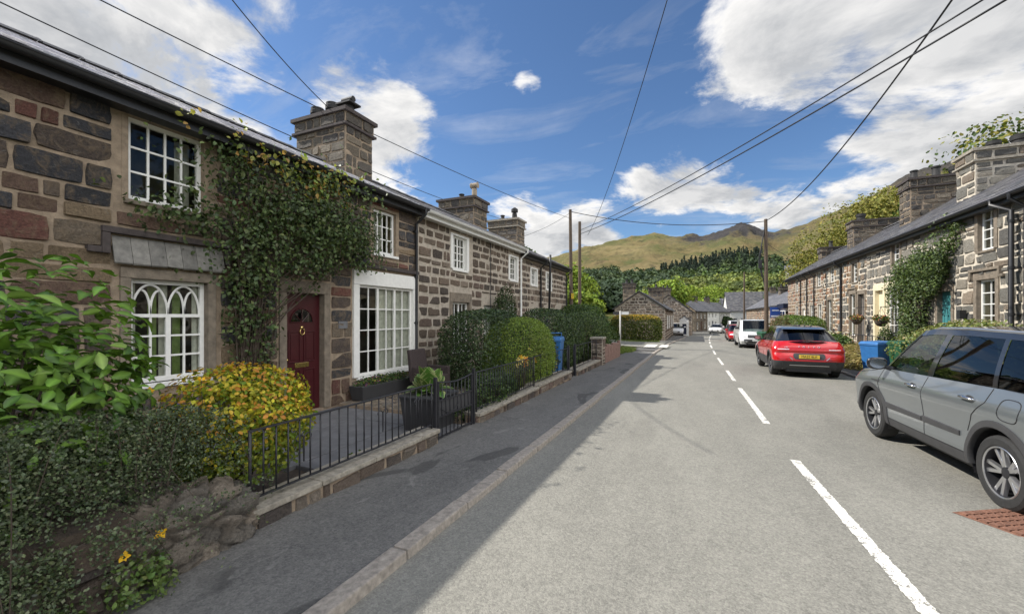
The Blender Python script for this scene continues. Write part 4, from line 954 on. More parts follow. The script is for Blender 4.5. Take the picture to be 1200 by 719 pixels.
mb = MB(); mb.box((-3.4, 4.66, -.1), (-3.1, 5.8, -.03)); tag(mb.build('door_step', M['coping'], None, bevel=.012), 'worn stone threshold under the black garden gate', 'threshold')
for y in (11.34, 12.04): mb = MB(); mb.box((-3.3, y-.03, -.2), (-3.24, y+.03, .86)); tag(mb.build('gate_post', M['rail'], None, bevel=.005), 'black iron gate post %s the path by the blue bin' % ('on the near side of' if y < 12 else 'on the far side of'), 'post', 'posts of the bin path gateway')

# ---------------------------------------------------------------- plants
def bush(name, label, cat, c, r, n, size, pal, w=None, tmpl='diamond', e=2.0, amp=.25, depth=.3, zmin=-1., rnd=.8, up=.25, seed=1, stems=True, group=None, m='leaf', hang=0, jit=.3, lumps=16, edge=None):
    t = thing(name, label, cat, (c[0], c[1], c[2]-r[2]*.9), group)
    P, N = blob(n, c, r, lumps, amp, depth, e, zmin, seed); n = len(P)
    leafcloud('foliage', P, N, rng.uniform(.65, 1.25, n)*size, palette(n, pal, w, jit), M[m], t, tmpl, rnd, up, hang, edge)
    if stems:
        mb = MB(); g = random.Random(seed)
        for k in range(9):
            a = g.uniform(0, 6.28); q = g.uniform(.3, .8)
            mb.tube([(c[0]+.1*r[0]*math.cos(a), c[1]+.1*r[1]*math.sin(a), c[2]-r[2]), (c[0]+.4*q*r[0]*math.cos(a), c[1]+.4*q*r[1]*math.sin(a), c[2]-.2*r[2]), (c[0]+q*r[0]*math.cos(a+.3), c[1]+q*r[1]*math.sin(a+.3), c[2]+.5*r[2])], [.02*max(r), .012*max(r), .005*max(r)], 6)
        mb.build('stems', M['twig'], t, smooth=True)
    return t
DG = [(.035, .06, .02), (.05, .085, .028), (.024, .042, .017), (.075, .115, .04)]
MG = [(.045, .085, .02), (.07, .12, .028), (.03, .06, .016), (.1, .15, .04)]
YG = [(.12, .19, .03), (.17, .23, .04), (.08, .14, .025), (.22, .25, .05)]
# hydrangea with large leaves
t = thing('hydrangea', 'large leaved bright green hydrangea in the near left corner', 'shrub', (-4.0, .9, .1))
P, N = blob(1250, (-3.95, .98, 1.17), (.7, .82, .9), 12, .35, .55, 2.0, -.6, 81); P = np.concatenate([P, blob(480, (-3.9, .6, 1.3), (.7, .8, .6), 8, .3, .6, 2, -.3, 82)[0]]); N = np.concatenate([N, nrm(rng.normal(size=(len(P)-len(N), 3))+np.array([.3, 0, .5]))])
P2, N2 = blob(380, (-4.05, 1.38, 1.08), (.58, .42, .54), 10, .3, .5, 2, -.4, 83); P = np.concatenate([P, P2]); N = np.concatenate([N, N2]); n = len(P)
leafcloud('foliage', P, N, rng.uniform(.065, .15, n), palette(n, [(.12, .22, .03), (.14, .25, .04), (.07, .14, .025), (.19, .29, .06)], [.35, .3, .2, .15], .2), M['leafgloss'], t, 'longleaf', .5, .8, -.35, rib=.7)
mb = MB(); g = random.Random(4)
for k in range(26):
    a = g.uniform(0, 6.28); q = g.uniform(.3, .8); mb.tube([(-4+.15*math.cos(a), .9+.15*math.sin(a), .1), (-4+.4*q*math.cos(a), .95+.4*q*math.sin(a), .7), (-3.95+.75*q*math.cos(a), .95+.75*q*math.sin(a), 1.1+.6*g.random())], [.012, .009, .006], 6)
mb.build('stems', M['twig'], t, smooth=True)
# trailing cotoneaster: drooping sprays with tiny leaves
t = thing('cotoneaster', 'dark trailing small leaved shrub spilling over the near boulder wall', 'shrub', (-3.3, .6, .5))
g = np.random.default_rng(84); LP = []; LN = []; mbt = MB()
for k in range(2100):
    y = g.uniform(-1.4, 2.15); q = max(0, 1-((y-.75)/1.75)**2)**.5 if y > .75 else 1.0
    if y > 1.9 and g.random() < .6: continue
    h = .66+.46*q*g.random()**.6; x0 = -3.62+g.uniform(-.1, .42)
    L = g.uniform(.28, 1.05)*(1.0 if y < .95 else .36); dirx = g.uniform(.15, 1.0); diry = g.normal()*.45; n_ = int(L/.011)
    pts = []
    for i in range(n_):
        s = i/n_; px = x0 + dirx*L*(s-.35*s*s)*.95; py = y + diry*L*s; pz = h + .12*s - (.30+.75*L)*s*s
        # rest on the face of the wall instead of passing through it
        if pz < .5 and px < -2.99: px = -2.99+.03*g.random()
        pts.append((px, py, max(pz, .02)))
    pts = np.array(pts)
    if k % 12 == 0: mbt.tube([tuple(p) for p in pts[::8]], .0025, 4, caps=False)
    jit_ = g.normal(size=pts.shape)*.012; LP.append(pts+jit_); LN.append(np.tile([.55, -.1, .6], (n_, 1)))
for k in range(420):                          # short sprays hugging the face of the wall
    y = g.uniform(-1.4, 1.0); z = g.uniform(.1, .66) if g.random() < .8 or y > .6 else g.uniform(.0, .2); m_ = int(g.integers(14, 34)); s_ = np.linspace(0, 1, m_)[:, None]; d_ = np.array([.1+.12*g.random(), g.normal()*.12, -.22-.1*g.random()])
    LP.append(np.array([-3.03, y, z])+s_*d_+np.array([.12, 0, 0])*s_*(1-s_)*2+g.normal(size=(m_, 3))*.014); LN.append(np.tile([.8, -.1, .4], (m_, 1)))
P = np.concatenate(LP); N = np.concatenate(LN); P[:, 2] = np.maximum(P[:, 2], .05); n = len(P)
leafcloud('foliage', P, N, rng.uniform(.013, .025, n), palette(n, [(.068, .092, .042), (.1, .128, .058), (.047, .066, .032), (.15, .178, .09)], [.36, .3, .22, .12], .3), M['leafgloss'], t, 'diamond', .9, .2)
mbt.build('twigs', M['twig'], t, recalc=False)
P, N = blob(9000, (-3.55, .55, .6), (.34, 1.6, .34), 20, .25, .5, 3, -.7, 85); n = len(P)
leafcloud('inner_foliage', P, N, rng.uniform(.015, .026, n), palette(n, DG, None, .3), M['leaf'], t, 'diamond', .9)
# spiraea with yellow and orange tips
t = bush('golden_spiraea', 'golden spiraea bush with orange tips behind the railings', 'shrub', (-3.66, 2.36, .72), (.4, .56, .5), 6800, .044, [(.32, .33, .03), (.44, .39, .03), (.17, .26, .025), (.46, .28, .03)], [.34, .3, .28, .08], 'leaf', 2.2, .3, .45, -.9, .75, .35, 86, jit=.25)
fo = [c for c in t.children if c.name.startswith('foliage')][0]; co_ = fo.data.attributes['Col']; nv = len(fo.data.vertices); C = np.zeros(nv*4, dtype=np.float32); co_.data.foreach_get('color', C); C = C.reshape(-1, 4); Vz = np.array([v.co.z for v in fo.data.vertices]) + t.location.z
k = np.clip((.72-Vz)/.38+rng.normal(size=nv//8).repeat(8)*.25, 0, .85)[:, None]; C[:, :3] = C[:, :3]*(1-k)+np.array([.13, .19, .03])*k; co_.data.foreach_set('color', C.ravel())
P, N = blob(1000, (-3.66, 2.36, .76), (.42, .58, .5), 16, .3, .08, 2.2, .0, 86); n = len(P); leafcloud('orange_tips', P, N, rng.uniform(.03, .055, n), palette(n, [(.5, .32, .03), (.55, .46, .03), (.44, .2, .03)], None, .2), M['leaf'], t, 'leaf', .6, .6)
# climbing rose over the door
t = thing('climbing_rose', 'climbing rose covering the dark wall above the maroon door', 'climber', (-6.1, 4.2, .0))
g = np.random.default_rng(87); LP = []; LN = []
for (cy, cz, ry, rz, rx, n) in [(4.5, 3.4, .95, .5, .34, 2100), (5.3, 3.3, .75, .5, .42, 2100), (5.95, 3.15, .5, .42, .34, 900), (4.0, 2.75, .5, .7, .3, 1900), (3.95, 1.9, .33, .75, .2, 1050), (4.15, 1.2, .22, .7, .13, 420), (4.7, 3.3, 1.5, .8, .3, 600), (6.2, 2.85, .3, .3, .25, 240), (3.75, 4.0, .35, .35, .2, 420), (4.9, 2.75, .6, .4, .3, 1300), (3.1, 3.02, .55, .22, .12, 330), (5.2, 4.0, .6, .28, .35, 480), (3.9, .65, .3, .5, .12, 160)]:
    P, N = blob(n, (-6.1+rx*.45, cy, cz), (rx, ry, rz), 22, .9, .75, 2, -1, int(g.integers(1e6))); k = P[:, 0] > -6.17; LP.append(P[k]); LN.append(N[k]+np.array([.5, 0, .2]))
FP = np.concatenate(LP); FN = np.concatenate(LN); n1_ = len(FP); LP = []
for k in range(70):                           # pale young shoots reaching above the gutter
    y = g.choice([g.normal(5.3, .45), g.normal(4.3, .6)]); z = g.uniform(3.7, 4.32); m_ = g.integers(3, 9); LP.append(np.array([-5.85+g.uniform(-.08, .2), y, z])+g.normal(size=(m_, 3))*.05)
SP = np.concatenate(LP); n2_ = len(SP)
leafcloud('foliage', np.concatenate([FP, SP]), np.concatenate([FN, np.tile([.6, -.1, .4], (n2_, 1))]), np.concatenate([rng.uniform(.035, .085, n1_), rng.uniform(.05, .1, n2_)]),
    np.concatenate([palette(n1_, [(.065, .098, .034), (.095, .135, .046), (.045, .068, .027), (.15, .19, .07)], [.36, .3, .22, .12], .35), palette(n2_, [(.3, .3, .06), (.36, .22, .06), (.18, .24, .05)], None, .2)]), M['leaf'], t, 'leaf', .8, .3, .5)
mb = MB()
for k in range(46):
    y0 = 4.05+g.normal()*.12; y1 = g.uniform(3.3, 6.2); z1 = g.uniform(2.4, 4.2); pts = [(-6.1+.08*g.random(), y0+(y1-y0)*max(0, (s-.55)/.45)+.06*math.sin(s*7+k), max(2.35, z1)*s**.9) for s in np.linspace(0, 1, 10)]
    mb.tube([(p[0]+.16*(i/9), p[1], p[2]) for i, p in enumerate(pts)], [.016-.0013*i for i in range(10)], 6)
for k in range(7):
    y = g.uniform(4.4, 6.1); z = g.uniform(2.5, 3.9); mb.tube([(-5.95, y, z), (-5.7, y+g.normal()*.2, z-.2), (-5.6+g.random()*.1, y+g.normal()*.3, z-.55)], .004, 5)
mb.build('stems', M['twig'], t, smooth=True)
# hedges and bushes of the left gardens
GH = 'hedges and bushes of the left gardens'
bush('dark_hedge', 'dark evergreen hedge beside the white ground floor window', 'hedge', (-4.75, 9.1, .84), (.85, 1.35, 1.0), 24000, .046, DG, None, 'leaf', 3.4, .08, .2, -.9, .8, .3, 90, group=GH, m='leafgloss')
bush('dome_bush', 'clipped bright green dome bush behind the close railings', 'bush', (-4.0, 9.5, .72), (.78, 1.2, .95), 36000, .028, [(.16, .24, .035), (.2, .28, .04), (.11, .17, .03), (.24, .31, .055)], None, 'diamond', 2.5, .03, .1, -.9, .8, .25, 91, group=GH)
bush('dark_hedge', 'dark hedge swelling behind the blue wheeled bin', 'hedge', (-4.55, 13.4, .85), (1.0, 1.7, 1.08), 22000, .05, DG+[(.09, .14, .035)], None, 'leaf', 2.6, .1, .2, -.9, .8, .3, 92, group=GH, m='leafgloss')
bush('dark_hedge', 'rounded dark hedge beside the stone gate pier', 'hedge', (-4.35, 17.0, .8), (.95, 1.9, 1.08), 20000, .052, DG+[(.12, .17, .04), (.09, .14, .03)], None, 'leaf', 2.6, .1, .2, -.9, .8, .3, 93, group=GH, m='leafgloss')
bush('tall_shrub', 'tall dark shrub against the brown cottage wall', 'shrub', (-5.75, 12.3, 1.35), (.38, .5, 1.3), 4200, .06, DG, None, 'leaf', 2, .3, .4, -1, .8, .3, 94, group=GH)
bush('pale_shrub', 'pale yellow green shrub next to the blue wheeled bin', 'shrub', (-3.95, 11.0, .62), (.45, .62, .55), 2400, .09, [(.14, .17, .05), (.2, .22, .07), (.09, .12, .03), (.26, .25, .1)], None, 'leaf', 2, .35, .5, -.9, .8, .3, 95, group=GH)
bush('green_shrub', 'loose green shrub at the foot of the utility poles', 'shrub', (-5.4, 20.5, 1.0), (1.3, 2.2, 1.3), 12000, .09, MG, None, 'leaf', 2.4, .25, .35, -.9, .8, .3, 96, group=GH)
bush('green_shrub', 'broad dark green shrub by the side lane corner', 'shrub', (-5.6, 23.0, .8), (1.1, 1.5, 1.25), 9000, .09, DG+MG, None, 'leaf', 2.4, .25, .35, -.9, .8, .3, 97, group=GH)
bush('low_shrub', 'low leafy plants crowded behind the close railings', 'plant', (-3.55, 7.0, .22), (.28, 1.1, .34), 5000, .05, MG+DG, None, 'leaf', 2.4, .4, .5, -.9, .9, .3, 98, group=GH)
t = thing('yellow_roses', 'yellow and orange flowers in front of the green dome bush', 'flowers', (-3.45, 8.6, .6)); LP = []
for k in range(13):
    c = np.array([-3.45+rng.normal()*.08, 8.2+rng.uniform(-.35, .9), .72+rng.uniform(-.16, .22)]); LP.append(c+rng.normal(size=(14, 3))*.018)
RC = palette(13, [(.75, .5, .06), (.8, .65, .25), (.75, .33, .05)], None, .1)
for k in range(13): leafcloud('flower_head', LP[k], np.tile([.7, -.3, .5], (14, 1)), rng.uniform(.035, .055, 14), np.tile(RC[k], (14, 1)), M['petal'], t, 'leaf', 1.0)
mb = MB()
for k in range(13): c = LP[k].mean(0); mb.tube([(c[0]-.05, c[1], .0), (c[0], c[1], c[2])], .004, 5)
mb.build('stems', M['twig'], t)
# poppies
def poppy(label, c, base, tilt):
    t = thing('yellow_poppy', label, 'flower', base, 'yellow poppies on the wall'); n = 6; P = []; N = []
    for k in range(n): a = 6.28*k/n; P.append(c); N.append((.8, 0, .5))
    Pp = np.array(P)+rng.normal(size=(n, 3))*.004; leafcloud('petals', Pp, N, np.full(n, .036), palette(n, [(.85, .5, .02)], None, .1), M['petal'], t, 'leaf', .5)
    mb = MB(); mb.tube([base, (base[0]+.04, base[1], (base[2]+c[2])/2), c], .0025, 5); mb.build('stem', M['twig'], t)
poppy('yellow poppy low on the near wall, left of its twin', (-2.98, 1.24, .33), (-3.02, 1.2, .05), 0)
poppy('yellow poppy low on the near wall, right of its twin', (-2.98, 1.42, .37), (-3.02, 1.3, .05), 0)
poppy('orange poppy standing above the dark trailing shrub below the arched window', (-3.55, 1.62, 1.16), (-3.6, 1.65, .6), 0)
poppy('orange poppy at the left edge of the golden spiraea', (-3.5, 1.93, 1.2), (-3.55, 1.95, .6), 0)
bush('wall_fern', 'small feathery green weed growing out of the near wall foot', 'weed', (-2.95, 1.32, .13), (.08, .16, .17), 420, .035, [(.1, .16, .04), (.15, .2, .06)], None, 'leaf', 2, .5, .6, -.9, .9, .3, 99, stems=False)
bush('wall_weed', 'sprig of green weed at the corner of wall and pavement', 'weed', (-2.98, .95, .06), (.06, .12, .12), 180, .03, [(.1, .16, .04), (.15, .2, .06)], None, 'leaf', 2, .5, .6, -.9, .9, .3, 100, stems=False)
bush('path_weed', 'green weeds along the path edge behind the front railings', 'weed', (-3.5, 3.5, .02), (.14, .75, .12), 900, .035, MG, None, 'leaf', 2, .6, .6, -.6, .9, .3, 101, stems=False)
bush('blue_flower', 'small blue flowered plant under the arched window', 'flowers', (-4.4, 2.3, .78), (.12, .16, .12), 260, .03, [(.06, .06, .3), (.05, .1, .03), (.1, .08, .4)], None, 'leaf', 2, .4, .6, -1, .9, .3, 102)
# hosta in dark planter, window box, wicker chair
t = thing('hosta_planter', 'variegated hosta in a dark square planter behind the gate', 'potted plant', (-3.75, 5.3, -.05)); mb = MB()
mb.hexa([(-3.98, 4.98, -.05), (-3.52, 4.98, -.05), (-3.52, 5.6, -.05), (-3.98, 5.6, -.05), (-4.03, 4.92, .5), (-3.47, 4.92, .5), (-3.47, 5.66, .5), (-4.03, 5.66, .5)]); mb.box((-4.05, 4.9, .47), (-3.45, 5.68, .51)); mb.build('planter', M['plastic'], t, bevel=.012)
LP = []; LN = []; n = 62; T_ = []
V = []; Fc = []; C = []
g = np.random.default_rng(5)
for k in range(n):
    a = g.uniform(0, 6.283); inc = g.uniform(.2, 1.25); L = g.uniform(.28, .43); w = L*.34; c0 = np.array([-3.75, 5.29, .48]); dh = np.array([math.cos(a), math.sin(a), 0]); side = np.array([-math.sin(a), math.cos(a), 0])
    rows = []
    for i in range(8):
        s = i/7; r_ = L*(.15+.85*s)*math.sin(inc)*1.05; z = L*(.2+.9*s)*math.cos(inc)*1.2 - .34*L*s*s*inc; ww = w*math.sin(math.pi*min(.97, .06+.94*s)**.85)
        row = []
        for q in (-1, -.62, 0, .62, 1):
            row.append(len(V)); V.append(tuple(c0+dh*r_+side*ww*q+np.array([0, 0, z+.05*abs(q)*w*4*(1-s)+.0])))
            C.append((.55, .56, .28, 1) if abs(q) == 1 else ((.1, .22, .04, 1) if abs(q) < .7 else (.32, .42, .13, 1)))
        rows.append(row)
    for i in range(7):
        for q in range(4): Fc.append((rows[i][q], rows[i][q+1], rows[i+1][q+1], rows[i+1][q]))
me = bpy.data.meshes.new('hosta_leaves'); me.from_pydata(V, [], Fc); ca = me.color_attributes.new('Col', 'FLOAT_COLOR', 'POINT'); ca.data.foreach_set('color', np.array(C, dtype=np.float32).ravel())
addmesh('hosta_leaves', me, t, M['leafgloss'], smooth=True)
t = thing('trough_planter', 'long dark trough of flowers under the white ground floor window', 'planter', (-5.95, 6.75, .05)); mb = MB(); mb.hexa([(-6.08, 6.02, .06), (-5.8, 6.02, .06), (-5.8, 7.5, .06), (-6.08, 7.5, .06), (-6.12, 5.97, .34), (-5.76, 5.97, .34), (-5.76, 7.55, .34), (-6.12, 7.55, .34)]); mb.build('trough', M['plastic'], t, bevel=.01)
P, N = blob(1500, (-5.94, 6.76, .36), (.17, .76, .13), 12, .3, .7, 3, -.3, 110); n = len(P); leafcloud('foliage', P, N, rng.uniform(.025, .05, n), palette(n, MG+[(.3, .08, .12), (.5, .4, .08), (.25, .1, .25)], [.3, .25, .2, .1, .05, .05, .05], .2), M['leaf'], t, 'leaf', .9)
t = thing('wicker_chair', 'brown wicker garden chair beside the trough of flowers', 'chair', (-5.2, 7.35, .06)); x0, x1, y0, y1 = -5.45, -4.85, 7.0, 7.62
mb = MB(); mb.box((x0, y0+.06, .28), (x1, y1-.06, .46)); mb.build('seat', M['wicker'], t, bevel=.03)
mb = MB(); mb.hexa([(x0-.02, y0, .3), (x0+.08, y0, .3), (x0+.08, y1, .3), (x0-.02, y1, .3), (x0-.12, y0+.03, .98), (x0-.04, y0+.03, .98), (x0-.04, y1-.03, .98), (x0-.12, y1-.03, .98)]); mb.build('backrest', M['wicker'], t, bevel=.03)
for yy in (y0, y1-.08): mb = MB(); mb.box((x0+.05, yy, .07), (x1, yy+.08, .62)); mb.build('armrest', M['wicker'], t, bevel=.025)
for xx in (x0+.04, x1-.06):
    for yy in (y0+.09, y1-.14): mb = MB(); mb.box((xx, yy, .06), (xx+.05, yy+.05, .29)); mb.build('leg', M['wicker'], t)
def wheelie(label, c, rz, m, h=1.06, group='wheeled bins', sticker=(), handle_up=False, lid_m=None):
    t = thing('wheeled_bin', label, 'bin', c, group, rz); mb = MB()
    mb.hexa([(-.23, -.24, .06), (.23, -.24, .06), (.23, .22, .06), (-.23, .22, .06), (-.29, -.33, h-.06), (.29, -.33, h-.06), (.29, .33, h-.06), (-.29, .33, h-.06)]); mb.box((-.305, -.345, h-.1), (.305, .345, h-.055)); mb.build('body', M[m], t, world=False, bevel=.02)
    mb = MB(); mb.hexa([(-.31, -.36, h-.05), (.31, -.36, h-.05), (.31, .34, h-.05), (-.31, .34, h-.05), (-.27, -.3, h+.02), (.27, -.3, h+.02), (.28, .33, h+.04), (-.28, .33, h+.04)]); mb.build('lid', M[lid_m or m], t, world=False, bevel=.018)
    mb = MB(); zz = h+.13 if handle_up else h-.02; mb.tube([(-.2, .33, h-.06), (-.2, .4, zz), (.2, .4, zz), (.2, .33, h-.06)], .016, 8); mb.build('handle', M[m], t, world=False, smooth=True)
    for s in (-1, 1): mb = MB(); mb.lathe([(.02, s*.25), (.1, s*.25), (.1, s*.3), (.02, s*.3)], (0, .27, .1), 18, axis='x'); mb.build('wheel', M['rubber'], t, world=False, smooth=True, angle=40)
    for (x_, z_, w_, h_, sm) in sticker:
        mb = MB(); yb = lambda z: -.24-.09*(z-.06)/(h-.12)-.003; mb.quad((x_, yb(z_), z_), (x_+w_, yb(z_), z_), (x_+w_, yb(z_+h_), z_+h_), (x_, yb(z_+h_), z_+h_)); mb.build('sticker', M[sm], t, world=False)
    return t
wheelie('blue wheeled bin with stickers standing in the left front garden', (-3.75, 11.35, -.02), R(8), 'bluebin', 1.08, sticker=((-.1, .84, .14, .12, 'sticker'), (-.2, .3, .16, .12, 'sticker'), (-.12, .6, .26, .2, 'orange')), handle_up=True)
wheelie('blue wheeled bin between the red and grey parked cars', (5.12, 15.9, -.12), R(-60), 'bluebin', 1.02)
wheelie('green wheeled bin right beside the blue bin on the right pavement', (5.55, 15.2, -.12), R(-80), 'greenbin', 1.08)
wheelie('green wheeled bin nearest to the windscreen of the grey car', (5.65, 14.3, -.12), R(-85), 'greenbin', 1.04)
wheelie('dark green wheeled bin at the kerb in front of the white van', (3.72, 27.4, -.34), R(15), 'greenbin', 1.1)
# right gardens
GRH = 'hedges and shrubs of the right gardens'
bush('clipped_hedge', 'long clipped green hedge beyond the red car', 'hedge', (6.05, 31.3, .68), (.62, 4.6, 1.0), 26000, .075, [(.08, .14, .025), (.12, .19, .03), (.045, .08, .02), (.16, .22, .05)], None, 'leaf', 5, .1, .22, -.9, .8, .3, 120, group=GRH)
bush('dry_grass', 'tuft of dry yellow grass between the red car and the blue bin', 'grass tuft', (5.35, 19.0, .12), (.5, 1.1, .48), 3600, .22, [(.3, .24, .08), (.22, .2, .06), (.38, .3, .12)], None, 'needle', 2, .3, .6, -.7, .5, 1.2, 121, stems=False, group=GRH)
t = bush('white_hydrangea', 'shrub with white flower heads right of the red car', 'shrub', (5.55, 21.6, .42), (.6, 1.0, .55), 3000, .1, MG, None, 'leaf', 2, .3, .4, -.8, .8, .3, 122, group=GRH)
P, N = blob(420, (5.5, 21.5, .5), (.6, 1.0, .56), 10, .2, .05, 2, .2, 123); k = [i for i in range(len(P)) if mnoise.noise(Vector(P[i]*3)) > .08]; P, N = P[k], N[k]; n = len(P); leafcloud('flower_heads', P, N, rng.uniform(.06, .1, n), palette(n, [(.7, .7, .5), (.6, .62, .35)], None, .1), M['petal'], t, 'leaf', .8)
t = thing('wall_climber', 'climbing shrub over the grey boulder cottage between its two doors', 'climber', (6.85, 17.6, .1)); LP = []; LN = []
for (cy, cz, ry, rz, rx, n) in [(17.6, 3.0, 1.3, .75, .42, 7000), (16.8, 3.35, .7, .5, .35, 2600), (18.6, 2.6, .7, .7, .4, 3200), (18.1, 1.6, .65, .9, .35, 3600), (18.5, .8, .5, .7, .3, 1700), (16.2, 3.9, .35, .4, .2, 420), (15.9, 4.35, .3, .25, .15, 160), (18.9, 3.1, .5, .4, .3, 500)]:
    P, N = blob(n, (6.95-rx*.5, cy, cz), (rx, ry, rz), 20, .8, .7, 2, -1, int(cy*100+cz*10)); k = P[:, 0] < 6.97; LP.append(P[k]); LN.append(N[k]+np.array([-.5, 0, .2]))
P = np.concatenate(LP); N = np.concatenate(LN); n = len(P); leafcloud('foliage', P, N, rng.uniform(.045, .09, n), palette(n, [(.065, .1, .03), (.1, .145, .042), (.04, .062, .024), (.14, .19, .06)], None, .3), M['leaf'], t, 'leaf', .8, .3, .4)
mb = MB(); g = np.random.default_rng(8)
for k in range(22): y1 = g.uniform(16.6, 19.2); mb.tube([(6.85, 18+g.normal()*.08, 0), (6.8, 18+g.normal()*.15, 1.2), (6.75, 18+(y1-18)*.5, 2.2), (6.7, y1, g.uniform(2.4, 3.6))], [.03, .022, .014, .006], 6)
mb.build('stems', M['twig'], t, smooth=True)
bush('feathery_shrub', 'pale feathery shrub behind the roof of the grey car', 'shrub', (6.1, 13.4, .98), (.7, 2.1, .62), 9500, .07, [(.18, .22, .06), (.24, .26, .085), (.11, .15, .04), (.3, .28, .12)], None, 'leaf', 2, .5, .6, -.9, .9, .3, 124, group=GRH)
bush('small_conifer', 'small upright conifer below the right hanging basket', 'shrub', (6.3, 18.9, .68), (.3, .34, .78), 3000, .05, MG, None, 'diamond', 1.4, .1, .4, -1, .8, .5, 125, group=GRH)
bush('roadside_shrub', 'untidy brownish shrub around the foot of the right utility pole', 'shrub', (4.75, 29.6, .5), (.6, 1.3, .85), 4200, .1, [(.14, .1, .055), (.1, .09, .04), (.2, .15, .08), (.09, .11, .04)], None, 'leaf', 2, .5, .5, -.9, .9, .2, 126, group=GRH)
def basket(label, c):
    t = thing('hanging_basket', label, 'hanging basket', c, 'hanging baskets of the right terrace'); x, y, z = c
    mb = MB(); mb.lathe([(.03, z-.26), (.12, z-.22), (.19, z-.12), (.21, z), (.19, z)], (x, y, 0), 14); mb.build('bowl', M['twig'], t, smooth=True)
    for k in range(3): mb = MB(); a = 2.1*k; mb.tube([(x+.2*math.cos(a), y+.2*math.sin(a), z), (x, y, z+.5)], .006, 4); mb.build('chain', M['black'], t)
    mb = MB(); mb.tube([(7.0, y, z+.5), (x, y, z+.5), (x-.03, y, z+.47)], .012, 6); mb.build('bracket', M['black'], t)
    P, N = blob(420, (x, y, z+.03), (.25, .25, .15), 8, .4, .6, 2, -.5, int(y*10)); n = len(P); leafcloud('flowers', P, N, rng.uniform(.05, .08, n), palette(n, MG+[(.5, .25, .06), (.4, .12, .12)], None, .2), M['leaf'], t, 'leaf', .9)
basket('hanging basket by the dark narrow doorway', (6.55, 22.6, 1.58)); basket('hanging basket in front of the cream porch', (6.5, 19.9, 1.55))
mb = MB(); mb.box((6.0, 18.2, -.2), (6.12, 22.4, .22)); t = thing('garden_wall', 'low wall with black rail before the cream porch', 'wall', (6.06, 20.3, -.2), 'low garden walls'); mb.build('stonework', M['coping'], t, bevel=.02)
mb = MB()
for y in np.arange(18.3, 22.4, .5): mb.tube([(6.06, y, .2), (6.06, y, .95)], .014, 6)
for z in (.55, .95): mb.tube([(6.06, 18.3, z), (6.06, 22.3, z)], .016, 6)
mb.build('rail', M['black'], t)
low_wall('garden_wall', 'low stone wall in front of the long clipped hedge', 23, 38, 5.72, -.5, -.02, .25, 'low', 77, group='low garden walls')
t = thing('garden_chair', 'dark garden chair with white arms by the cream porch', 'chair', (6.45, 19.5, .1)); mb = MB(); mb.hexa([(6.25, 19.3, .5), (6.65, 19.3, .5), (6.65, 19.7, .5), (6.25, 19.7, .5), (6.25, 19.3, .54), (6.65, 19.3, .54), (6.65, 19.7, .54), (6.25, 19.7, .54)]); mb.build('seat', M['plastic'], t, bevel=.01)
mb = MB(); mb.hexa([(6.6, 19.3, .54), (6.64, 19.3, .54), (6.64, 19.7, .54), (6.6, 19.7, .54), (6.72, 19.3, 1.1), (6.76, 19.3, 1.1), (6.76, 19.7, 1.1), (6.72, 19.7, 1.1)]); mb.build('backrest', M['plastic'], t, bevel=.01)
for y in (19.28, 19.72): mb = MB(); mb.tube([(6.25, y, .1), (6.25, y, .72), (6.45, y, .78), (6.65, y, .72), (6.68, y, .1)], .018, 7); mb.build('arm_frame', M['white'], t, smooth=True)
# golden hedge before the gable cottage, verge and finger post
t = bush('golden_hedge', 'clipped hedge with golden top in front of the gable cottage', 'hedge', (-4.35, 34.4, .62), (1.95, .8, 1.1), 13000, .1, [(.1, .13, .025), (.15, .17, .03), (.06, .09, .02)], None, 'leaf', 4, .08, .25, -.9, .8, .3, 130)
P, N = blob(5200, (-4.35, 34.4, .66), (1.97, .84, 1.12), 14, .08, .08, 4, .55, 130); n = len(P); leafcloud('golden_tips', P, N, rng.uniform(.07, .11, n), palette(n, [(.42, .26, .03), (.5, .33, .04), (.3, .22, .03)], None, .2), M['leaf'], t, 'leaf', .8, .5)
def grasspatch(name, x0, x1, y0, y1, z, n, hole=None):
    P = np.stack([rng.uniform(x0, x1, n), rng.uniform(y0, y1, n), np.full(n, z)], 1); c = np.array([(x0+x1)/2, (y0+y1)/2]); q = ((P[:, 0]-c[0])/(x1-x0)*2)**2+((P[:, 1]-c[1])/(y1-y0)*2)**2; P = P[q < 1+.2*rng.random(n)]; n = len(P)
    o = leafcloud(name, P, np.tile([1, 0, .1], (n, 1)), rng.uniform(.1, .28, n), palette(n, [(.12, .19, .035), (.17, .24, .05), (.22, .24, .07)], None, .2), M['leaf'], None, 'needle', 1.0, 0, -1.6); return tag(o, kind='stuff')
grasspatch('verge_grass', -4.6, -3.0, 21.5, 25.5, -.28, 5000); grasspatch('verge_grass', -5.6, -2.4, 32.2, 34.2, -.36, 4500)
t = thing('finger_post', 'slender pale signpost with two small arms at the side lane', 'signpost', (-4.0, 25, -.4)); mb = MB(); mb.tube([(-4.02, 25, -.45), (-4.02, 25, 2.0)], .045, 10); mb.build('post', M['greyrender'], t, smooth=True)
for (a, b) in ((-.42, -.06), (.06, .5)): mb = MB(); mb.box((-4.02+a, 24.98, 1.78), (-4.02+b, 25.02, 1.95)); mb.build('sign_arm', M['plastic'] if a < 0 else M['whiteplate'], t)
t = thing('hanging_sign', 'blue board sign on a bracket of the low terrace', 'sign', (7.0, 43.5, 1.5)); mb = MB(); mb.box((6.35, 43.6, 1.55), (7.2, 43.66, 2.5)); mb.build('sign_board', M['bluesign'], t, bevel=.01)
mb = MB(); mb.tube([(7.68, 43.63, 2.6), (6.35, 43.63, 2.6)], .025, 6); mb.build('bracket', M['black'], t)
